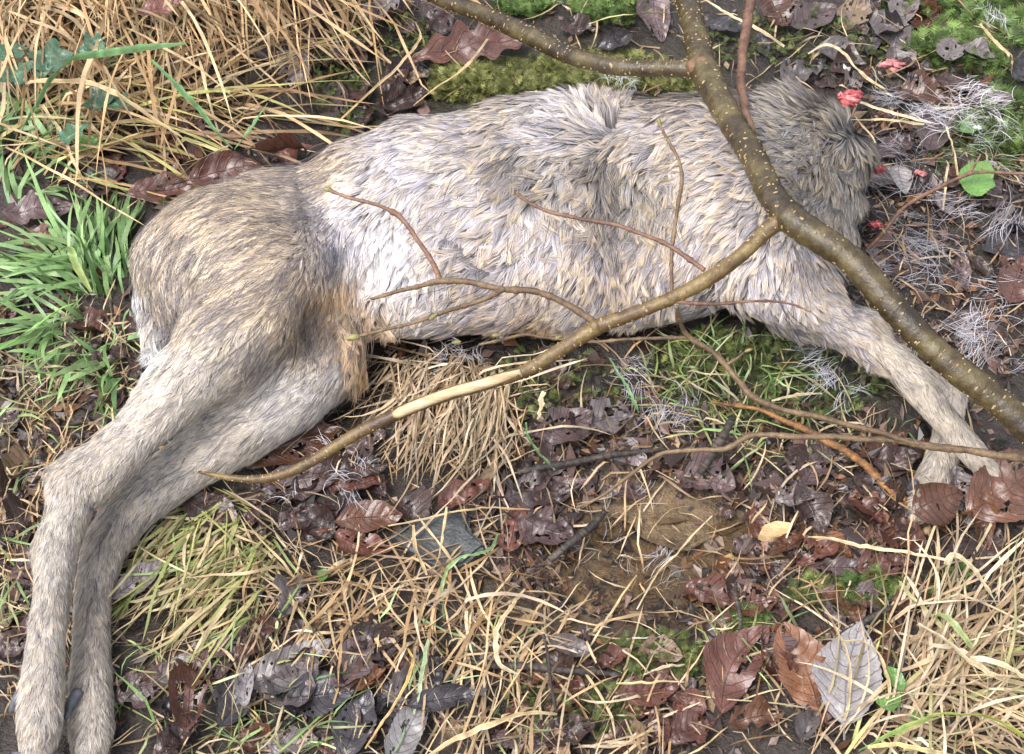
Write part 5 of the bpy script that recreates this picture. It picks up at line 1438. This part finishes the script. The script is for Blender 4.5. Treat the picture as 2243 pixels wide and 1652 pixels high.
G1, G2 = (.16, .34, .13), (.24, .42, .17)
T1, T2, T3 = (.58, .40, .20), (.68, .53, .30), (.74, .62, .40)
BL = [
 ('long_grass', 'long folded green blade arching over the ivy', [(45, 292, .03, 2), (75, 235, .07, 6), (115, 175, .10, 8), (155, 138, .115, 9), (220, 122, .11, 9), (300, 106, .10, 8), (370, 99, .09, 6), (408, 95, .085, 2)], (G1, G2), M_GRASS),
 ('long_grass', 'slanting green blade dropping from the tussock to the rump', [(330, 130, .10, 3), (380, 175, .09, 6), (430, 225, .075, 7), (470, 275, .06, 6), (510, 325, .045, 4)], (G1, G2), M_GRASS),
 ('long_grass', 'short green blade forking up beside the slanting one', [(513, 328, .045, 3), (535, 295, .06, 6), (560, 260, .07, 5), (586, 226, .08, 2)], (G2, G1), M_GRASS),
 ('long_grass', 'yellow tipped green blade bent over the bottom straw tangle', [(1880, 1645, .02, 4), (1960, 1605, .045, 9), (2050, 1572, .06, 10), (2140, 1568, .065, 10), (2200, 1590, .06, 9), (2260, 1625, .05, 7)], ((.20, .36, .10), (.55, .56, .12)), M_GRASS),
 ('long_grass', 'wide curved grey green blade in the bleached tangle', [(2030, 1350, .03, 5), (2070, 1352, .05, 7), (2105, 1375, .05, 8), (2135, 1410, .04, 7), (2150, 1440, .03, 4)], ((.38, .42, .16), (.34, .42, .18)), M_GRASS),
 ('long_grass', 'straight pale green blade between the dark purple leaves', [(938, 1400, .03, 3), (930, 1440, .03, 5), (918, 1500, .028, 5), (905, 1565, .02, 3)], ((.34, .46, .22), (.45, .55, .32)), M_GRASS),
 ('long_grass', 'bent bright green blade looped round the slate', [(1090, 1170, .02, 2), (1075, 1200, .03, 4), (1040, 1212, .035, 4), (1000, 1222, .035, 4), (972, 1245, .03, 5), (962, 1280, .022, 4), (972, 1325, .015, 2)], (G2, (.40, .52, .22)), M_GRASS),
 ('long_grass', 'lime green blade hanging below the slate corner', [(1335, 785, .03, 2), (1360, 830, .035, 3), (1390, 880, .03, 4), (1400, 905, .02, 2)], (G2, G1), M_GRASS),
 ('long_grass', 'thin lime blade tapering towards the black stick', [(1152, 925, .03, 2), (1160, 960, .03, 4), (1190, 1000, .028, 5), (1215, 1030, .02, 2)], (G1, G2), M_GRASS),
 ('long_grass', 'broad lime blade reaching out of the flat green clump', [(-10, 770, .03, 4), (50, 735, .04, 10), (110, 700, .045, 11), (170, 660, .04, 4)], ((.24, .46, .12), (.32, .54, .16)), M_GRASS),
 ('long_grass', 'long blade yellowing at its middle beside the rump grass', [(75, 580, .03, 3), (110, 560, .05, 6), (150, 545, .06, 9), (175, 590, .06, 9), (200, 640, .05, 4)], ((.26, .48, .14), (.45, .52, .18)), M_GRASS),
 ('straw', 'long tan straw bent at a corner over the ivy', [(52, 240, .03, 4), (52, 200, .07, 6), (62, 178, .09, 7), (120, 175, .09, 7), (200, 178, .085, 7), (270, 205, .08, 6), (350, 260, .065, 5), (440, 320, .05, 4), (520, 352, .04, 3)], (T1, T2), M_STRAW),
 ('straw', 'tan straw turning yellow green towards the rump', [(45, 256, .05, 5), (150, 256, .06, 5), (280, 266, .06, 5), (360, 276, .055, 5), (420, 290, .05, 4), (500, 330, .04, 3)], (T2, (.52, .50, .18)), M_STRAW),
 ('straw', 'tan blade crossing down through the ivy to the green clump', [(92, 228, .05, 5), (125, 280, .055, 5), (150, 340, .05, 4), (178, 390, .04, 4), (203, 418, .03, 2)], (T2, T1), M_STRAW),
 ('straw', 'straw lying level above the rump', [(-10, 320, .04, 4), (80, 312, .045, 4), (150, 290, .05, 4), (240, 300, .05, 4), (330, 335, .045, 4), (385, 360, .04, 3)], (T2, T1), M_STRAW),
 ('straw', 'straw arching from tussock tip onto the red leaf', [(240, 490, .02, 2), (300, 440, .03, 3), (370, 400, .04, 4), (430, 350, .05, 4), (500, 320, .05, 3)], (T1, T2), M_STRAW),
 ('straw', 'long pale straw slanting behind the thick branch', [(1535, -5, .03, 3), (1600, 35, .035, 5), (1660, 68, .035, 5), (1718, 102, .03, 4)], (T3, T2), M_STRAW),
 ('straw', 'pale straw curving past the white bone chip', [(1770, 118, .02, 3), (1815, 94, .03, 4), (1860, 118, .035, 5), (1895, 160, .03, 5), (1938, 195, .02, 3)], (T3, T2), M_STRAW),
 ('straw', 'angled straw bent like a corner beside the neck', [(1935, 362, .02, 3), (1990, 350, .03, 4), (2068, 340, .035, 4), (2072, 380, .03, 4), (2066, 460, .02, 3)], (T1, T3), M_STRAW),
 ('straw', 'short upright straw beside the plain brown leaf', [(2073, 278, .035, 3), (2085, 330, .03, 4), (2098, 384, .02, 3)], (T3, T2), M_STRAW),
 ('straw', 'pale split straw lying by the fern moss', [(2146, 52, .04, 4), (2180, 90, .04, 5), (2212, 122, .035, 5), (2216, 160, .03, 3)], (T2, T1), M_STRAW),
 ('straw', 'level straw crossing beyond the neck hair', [(1860, 215, .03, 3), (1920, 235, .03, 4), (1990, 255, .03, 4), (2040, 270, .025, 2)], (T3, T3), M_STRAW),
 ('straw', 'level straw beside the crossing one beyond the neck', [(1865, 262, .02, 3), (1930, 262, .03, 4), (2025, 272, .025, 3)], (T2, T3), M_STRAW),
 ('straw', 'long bent straw crossing the glossy reddish leaves', [(1762, 1175, .03, 4), (1830, 1185, .035, 6), (1900, 1204, .035, 6), (1980, 1218, .035, 5), (2082, 1228, .035, 4)], (T2, T3), M_STRAW),
 ('straw', 'wide pale straw folded over at its top', [(2082, 1290, .03, 5), (2078, 1240, .06, 7), (2092, 1222, .065, 8), (2125, 1240, .06, 8), (2160, 1290, .05, 7), (2195, 1345, .035, 4)], (T2, T3), M_STRAW),
 ('straw', 'wide flat straw pointing past the pale silver leaf', [(2010, 1366, .05, 8), (2060, 1395, .055, 9), (2120, 1440, .05, 9), (2190, 1480, .04, 8), (2250, 1500, .03, 6)], (T3, T2), M_STRAW),
 ('straw', 'level bleached straw in the bottom tangle', [(2040, 1502, .05, 8), (2100, 1500, .05, 8), (2180, 1490, .045, 7), (2260, 1478, .04, 6)], (T2, T3), M_STRAW),
 ('straw', 'arched pale straw lying over the level bleached one', [(2125, 1440, .06, 8), (2180, 1452, .065, 8), (2243, 1498, .06, 8), (2290, 1540, .05, 6)], (T3, T2), M_STRAW),
 ('straw', 'straw laid across the pale silver leaf', [(1775, 1270, .02, 2), (1810, 1340, .045, 4), (1850, 1430, .045, 4), (1858, 1520, .04, 5), (1840, 1600, .02, 3)], (T1, T2), M_STRAW),
 ('straw', 'looped thin straw framing the pale silver leaf', [(1845, 1405, .05, 3), (1890, 1405, .05, 4), (1930, 1440, .045, 5), (1942, 1500, .04, 5), (1925, 1560, .03, 4), (1870, 1640, .02, 3)], (T2, T1), M_STRAW),
 ('straw', 'yellow tan straw below the bent green blade', [(1900, 1636, .04, 5), (1960, 1632, .045, 6), (2030, 1640, .045, 7), (2110, 1665, .03, 6)], ((.62, .54, .18), T2), M_STRAW),
 ('straw', 'hooked bundle straw curling round above the rotten stick', [(1150, 1290, .02, 4), (1115, 1335, .03, 7), (1090, 1375, .03, 8), (1082, 1420, .03, 8), (1095, 1460, .028, 7), (1135, 1478, .02, 4)], (T2, T3), M_STRAW),
 ('straw', 'straight straw from slate to the muddy patch', [(850, 1152, .03, 3), (930, 1140, .03, 4), (1030, 1120, .03, 4), (1160, 1116, .02, 3)], (T2, T1), M_STRAW),
 ('straw', 'twin straw lying down the side of the slate', [(978, 1110, .03, 3), (970, 1180, .032, 5), (950, 1260, .03, 4), (930, 1330, .02, 3)], (T2, T1), M_STRAW),
 ('straw', 'curved tan straw beside the slate and the chestnut leaf', [(905, 1150, .03, 4), (912, 1200, .03, 6), (935, 1260, .026, 5)], (T1, T2), M_STRAW),
 ('straw', 'tan straw rising steeply from the mud', [(1290, 1420, .012, 2), (1340, 1340, .02, 4), (1395, 1260, .02, 3)], (T3, T1), M_STRAW),
 ('straw', 'long straw crossing the mud to the wood chip', [(1395, 1335, .012, 2), (1440, 1260, .02, 3), (1500, 1200, .02, 3), (1560, 1130, .015, 2)], (T3, T2), M_STRAW),
 ('straw', 'white straw lying level at the mud edge', [(1385, 1398, .012, 4), (1430, 1398, .013, 4), (1480, 1399, .012, 4)], ((.78, .70, .62), (.8, .74, .66)), M_STRAW),
 ('straw', 'pale straw over the dull moss at the mud edge', [(1410, 1478, .02, 4), (1450, 1466, .025, 6), (1500, 1455, .02, 4)], (T3, T3), M_STRAW),
 ('straw', 'yellow straw above the reddish purple ribbed leaf', [(1350, 1497, .02, 3), (1420, 1496, .025, 4), (1500, 1494, .02, 3)], ((.62, .58, .22), T2), M_STRAW),
 ('straw', 'dark gold straw bundle along the lower litter', [(930, 1660, .02, 5), (1000, 1620, .03, 8), (1080, 1592, .035, 8), (1160, 1572, .03, 6), (1220, 1565, .02, 4)], (T1, T2), M_STRAW),
 ('straw', 'long thin straw beside the smooth purple leaf', [(800, 1640, .02, 3), (840, 1575, .03, 5), (880, 1500, .035, 6), (900, 1450, .03, 5), (893, 1420, .02, 3)], ((.50, .33, .14), (.62, .46, .16)), M_STRAW),
 ('straw', 'thin straw leading up to the purple veined leaf on the moss', [(905, 232, .02, 2), (960, 185, .03, 4), (1020, 140, .035, 5), (1068, 85, .03, 3)], (T1, T2), M_STRAW),
 ('straw', 'arched straw over the blackish leaf by the tussock', [(560, 92, .05, 3), (610, 65, .06, 5), (670, 55, .06, 6), (730, 75, .05, 6), (770, 90, .04, 4)], (T2, T1), M_STRAW),
 ('straw', 'slack straw looping from tussock to the moss bank', [(760, 5, .04, 4), (840, 20, .05, 4), (905, 50, .05, 4), (915, 90, .045, 4), (880, 140, .04, 4), (830, 190, .03, 4), (748, 260, .02, 3)], (T2, T1), M_STRAW),
 ('straw', 'pale straw lying on the moss beside the branch', [(1290, 52, .03, 3), (1370, 30, .035, 4), (1500, 20, .03, 4), (1530, 10, .03, 3)], ((.66, .60, .26), T3), M_STRAW),
 ('straw', 'pale broken straw stub standing in the straw mat', [(1178, 920, .02, 6), (1182, 890, .035, 9), (1192, 858, .04, 8)], (T3, T3), M_STRAW),
 ('straw', 'pale straw lying along the thick litter below the foreleg', [(1690, 878, .02, 4), (1740, 868, .025, 5), (1800, 862, .02, 3)], (T3, T2), M_STRAW),
 ('straw', 'bleached straw below the bent foreleg', [(1950, 1015, .03, 3), (2000, 1030, .035, 4), (2050, 1060, .035, 4), (2085, 1080, .03, 3)], (T2, T3), M_STRAW),
]
for nm, lab, rows, pal, m in BL:
    ribbon(nm, lab, 'grass blade' if nm == 'long_grass' else 'straw', rows, pal, m)

# ------------------------------------------------------------------ loose fur
def fur_tuft(label, x, y, n, Lpx, deg, spread, lift=.012, col=(.66, .64, .69), group='loose tufts of deer hair'):
    p0 = on(x, y, lift)
    Lm = rw(x, y, Lpx, p0[2])
    n = int(n * 1.15)
    nb = max(5, n // 12)                                  # strands hang together in a few locks
    lk = RNG.integers(0, nb, n)
    bd = RNG.normal(deg, spread * .6, nb) + np.where(RNG.random(nb) < .35, 180, 0)
    bo = RNG.normal(size=(nb, 3)) * [Lm * .55, Lm * .42, .003]
    bc = RNG.normal(size=nb) * .9
    L = Lm * u(n, .25, 1.0)
    az = az_of(bd[lk] + RNG.normal(size=n) * 9)
    el = RNG.normal(.04, .10, n) + (RNG.random(nb)[lk] - .35) * .35
    K = 6
    P = np.zeros((n, K, 3))
    P[:, 0] = bo[lk] + RNG.normal(size=(n, 3)) * [Lm * .16, Lm * .14, .0015]
    crv = bc[lk] + RNG.normal(size=n) * 1.1
    for k in range(1, K):
        az = az + crv / K
        el = el - .12
        P[:, k] = P[:, k - 1] + np.stack([np.cos(el) * np.cos(az), np.cos(el) * np.sin(az), np.sin(el)], 1) * (L / (K - 1))[:, None]
    g = gh(P[..., 0] + p0[0], P[..., 1] + p0[1]) + .004 + .004 * RNG.random((n, 1)) - p0[2]
    P[..., 2] = np.maximum(P[..., 2], g)
    T = norm(P[:, -1] - P[:, 0])
    S = norm(np.cross(T, [0, 0, 1.0]) + RNG.normal(size=(n, 3)) * .3)
    wd = (.00013 + .00017 * RNG.random(n))[:, None] * np.array([.6, 1, 1, .9, .6, .1])
    C = np.array(col) * (1 + .18 * RNG.normal(size=(n, 1, 1))) * np.ones((n, K, 1)) * np.linspace(.8, 1, K)[None, :, None]
    V, F, cc = strips(P, wd, S[:, None], np.clip(C, .02, .85))
    t = empty('fur_tuft', p0)
    o = obj('strands', mesh_np('strands', V, F, M_WISP, cc), t)
    o['kind'] = 'stuff'
    return tag(t, label, 'fur tuft', group)
WH, GY = (.62, .59, .63), (.36, .345, .38)
for a in [
 ('thick white fur tuft with a pink core beyond the neck', 2130, 222, 170, 95, 175, 22, .03, (.76, .70, .74)),
 ('flat white fur patch beside the thick white tuft', 2060, 245, 70, 50, 190, 40, .022, WH),
 ('grey fur tuft below the bend of the foreleg', 1795, 800, 110, 75, 200, 70, .02, (.56, .55, .60)),
 ('pale fur wisp standing on the leaves below the belly', 1445, 880, 70, 95, 65, 26, .02, WH),
 ('pale fur wisp lying below the belly on dark leaf', 1388, 795, 40, 70, 150, 20, .016, WH),
 ('pale fur wisp under the tip of the bough', 735, 1045, 55, 70, 125, 35, .022, WH),
 ('white feathery fur wisp on the muddy patch', 1432, 1235, 50, 75, 60, 26, .010, WH),
 ('fine fur wisp lying across the straw mat', 1030, 775, 45, 70, 150, 30, .03, GY),
 ('long fur strands draped beside the thick branch', 2090, 650, 90, 130, 20, 45, .02, WH),
 ('pale fur clump below the draped strands', 2110, 715, 90, 95, 215, 45, .018, WH),
 ('white fur strip across the big slate leaf', 2120, 480, 36, 90, 20, 18, .022, WH),
 ('curly fur web over the litter beyond the neck', 2190, 470, 60, 110, 60, 60, .025, GY),
 ('grey fur spread at the foot of the thin pinkish twig', 2010, 560, 110, 130, 200, 60, .014, GY),
 ('grey fur spread between neck and slate leaf', 2000, 460, 80, 110, 170, 60, .014, GY),
 ('grey fur film over brown leaves beside the neck flesh', 1985, 200, 70, 80, 175, 40, .018, GY),
 ('grey fur film over the crumpled purple leaf', 1970, 330, 70, 90, 150, 60, .014, GY),
 ('white fur spray on the fern moss', 2178, 22, 36, 55, 260, 25, .05, WH),
 ('grey fur web over the dull moss', 2190, 330, 90, 120, 150, 60, .03, (.40, .42, .40)),
 ('white hair sprig by the outer hind shank', 60, 1042, 24, 60, 15, 18, .012, WH),
 ('grey hair knot behind the tail', 95, 790, 40, 50, 110, 45, .014, GY),
 ('white hair streak on the wet mud', 1330, 1170, 30, 80, 30, 14, .010, (.5, .5, .52)),
 ('fine hair on the moss bank above the back', 1345, 170, 60, 55, 60, 60, .024, (.62, .64, .58)),
 ('grey hair strewn below the thick branch', 2170, 760, 70, 110, 170, 60, .014, GY)]:
    fur_tuft(*a)

# ------------------------------------------------------------------ stones, chips, scraps
def slab(name, label, cat, x, y, rx, ry, h, deg, mat, seed, nside=8, jag=.16):
    import bmesh
    rg = np.random.default_rng(seed)
    p = on(x, y, 0)
    sx, sy = rw(x, y, rx, 0), rw(x, y, ry, 0) / .86
    bm = bmesh.new()
    vs = []
    for k in range(nside):
        a = 2 * math.pi * k / nside + rg.normal() * .12
        r = 1 + jag * rg.normal()
        vs.append(bm.verts.new((sx * r * math.cos(a), sy * r * math.sin(a), 0)))
    f = bm.faces.new(vs)
    ex = bmesh.ops.extrude_face_region(bm, geom=[f])
    for g in ex['geom']:
        if isinstance(g, bmesh.types.BMVert):
            g.co.z += h * (1 + .25 * rg.normal()); g.co.x *= .93; g.co.y *= .93
    bmesh.ops.recalc_face_normals(bm, faces=bm.faces)
    bmesh.ops.bevel(bm, geom=bm.edges[:], offset=min(sx, sy) * .09, segments=2, affect='EDGES')
    bmesh.ops.triangulate(bm, faces=bm.faces[:])
    bmesh.ops.subdivide_edges(bm, edges=bm.edges[:], cuts=2, use_grid_fill=True)
    for v in bm.verts:
        v.co.z += h * .35 * float(vnoise(v.co.x * 60 + seed, v.co.y * 60, seed))
    me = bpy.data.meshes.new(name)
    bm.to_mesh(me); bm.free()
    me.materials.append(mat)
    o = obj(name, me, None, p - np.array([0, 0, .003]))
    o.rotation_euler = (rg.normal() * .05, rg.normal() * .05, ground_dir(x, y, deg))
    return tag(o, label, cat)
slab('slate_stone', 'dark wet slate stone lying among straw below the belly', 'stone', 992, 1190, 90, 70, .012, 8, M_SLATE, 3, 9, .2)
slab('flat_stone', 'flat muddy brown stone sunk in the wet patch', 'stone', 1480, 1130, 160, 72, .006, 10, M_STONE, 5, 13, .2)
slab('flat_stone', 'thin muddy stone edge beside the fur wisp on mud', 'stone', 1410, 1265, 150, 60, .005, 15, M_STONE, 8, 13, .22)
slab('wood_chip', 'pale splintered wood chip beside the glossy red leaf', 'wood chip', 1693, 1172, 42, 22, .014, 20, M_CHIP, 11, 6, .1)
slab('wood_chip', 'small pale wood sliver below the muddy stones', 'wood chip', 1590, 1228, 30, 9, .008, 22, M_CHIP, 12, 6, .1)
slab('wood_chip', 'small wood sliver beside the end of the orange dead twig', 'wood chip', 2030, 1162, 16, 9, .008, 40, M_CHIP, 13, 6, .1)
slab('bone_chip', 'small white bone chip on dark leaves behind the neck', 'bone', 1857, 154, 15, 17, .010, -80, M_BONE, 14, 5, .2)
def scrap(label, x, y, r, m, seed, lift=.012):
    q = rw(x, y, r, 0)
    t = empty('flesh_scrap', on(x, y, lift))
    tag(t, label, 'flesh scrap')
    rg = np.random.default_rng(seed)
    for k in range(4):
        V, F = lump(q * .6, q * .36, q * .25, seed + k, 3, .75, 2.6)
        obj('lobe', mesh_np('lobe', V + rg.normal(size=3) * [q * .45, q * .3, q * .1], F, m), t)
def puddle():
    m, t, b = new_mat('clear_water')
    out = [x for x in t.nodes if x.type == 'OUTPUT_MATERIAL'][0]
    t.nodes.remove(b)
    tr = nd(t, 'BsdfTransparent'); tr.inputs['Color'].default_value = (.90, .86, .78, 1)
    gl = nd(t, 'BsdfGlossy'); gl.inputs['Roughness'].default_value = .04
    fr = nd(t, 'Fresnel', IOR=1.36)
    bp = nd(t, 'Bump', Strength=.5, Distance=.004)
    t.links.new(noise(t, 70, 3, coords(t)), bp.inputs['Height'])
    t.links.new(bp.outputs[0], gl.inputs['Normal']); t.links.new(bp.outputs[0], fr.inputs['Normal'])
    mx = nd(t, 'MixShader')
    t.links.new(fr.outputs[0], mx.inputs[0]); t.links.new(tr.outputs[0], mx.inputs[1]); t.links.new(gl.outputs[0], mx.inputs[2])
    t.links.new(mx.outputs[0], out.inputs[0])
    c = on(1440, 1195)
    nA, nR = 72, 9
    th = np.linspace(0, 2 * np.pi, nA, endpoint=False)
    rr = 1 + .30 * vnoise(np.cos(th) * 2.3 + 7, np.sin(th) * 2.3, 91) + .22 * vnoise(np.cos(th) * 6, np.sin(th) * 6 + 3, 92)
    V = [c]
    for k in range(1, nR + 1):
        q = k / nR
        X, Y = c[0] + .115 * q * rr * np.cos(th), c[1] + .088 * q * rr * np.sin(th)
        V += list(np.stack([X, Y, np.full(nA, c[2]) + .010 + 0 * X], 1))
    V[0] = np.array([c[0], c[1], c[2] + .010])
    F = [[0, 1 + i, 1 + (i + 1) % nA] for i in range(nA)]
    Q = [[1 + (k - 1) * nA + i, 1 + k * nA + i, 1 + k * nA + (i + 1) % nA, 1 + (k - 1) * nA + (i + 1) % nA] for k in range(1, nR) for i in range(nA)]
    o = obj('puddle', mesh_np('puddle', np.array(V), [np.array(F), np.array(Q)], m))
    tag(o, 'shallow clear seep of water over brown mud', None, None, 'structure')
puddle()
scrap('pink ragged flesh scrap beyond the white bone chip', 1954, 140, 24, M_PINK, 80)
scrap('small pink flesh scrap beside the pale grey leaf', 2015, 378, 13, M_PINK, 85, .016)
scrap('tiny white pink scrap beside the small bright green leaf', 2138, 280, 8, M_BONE, 90, .02)
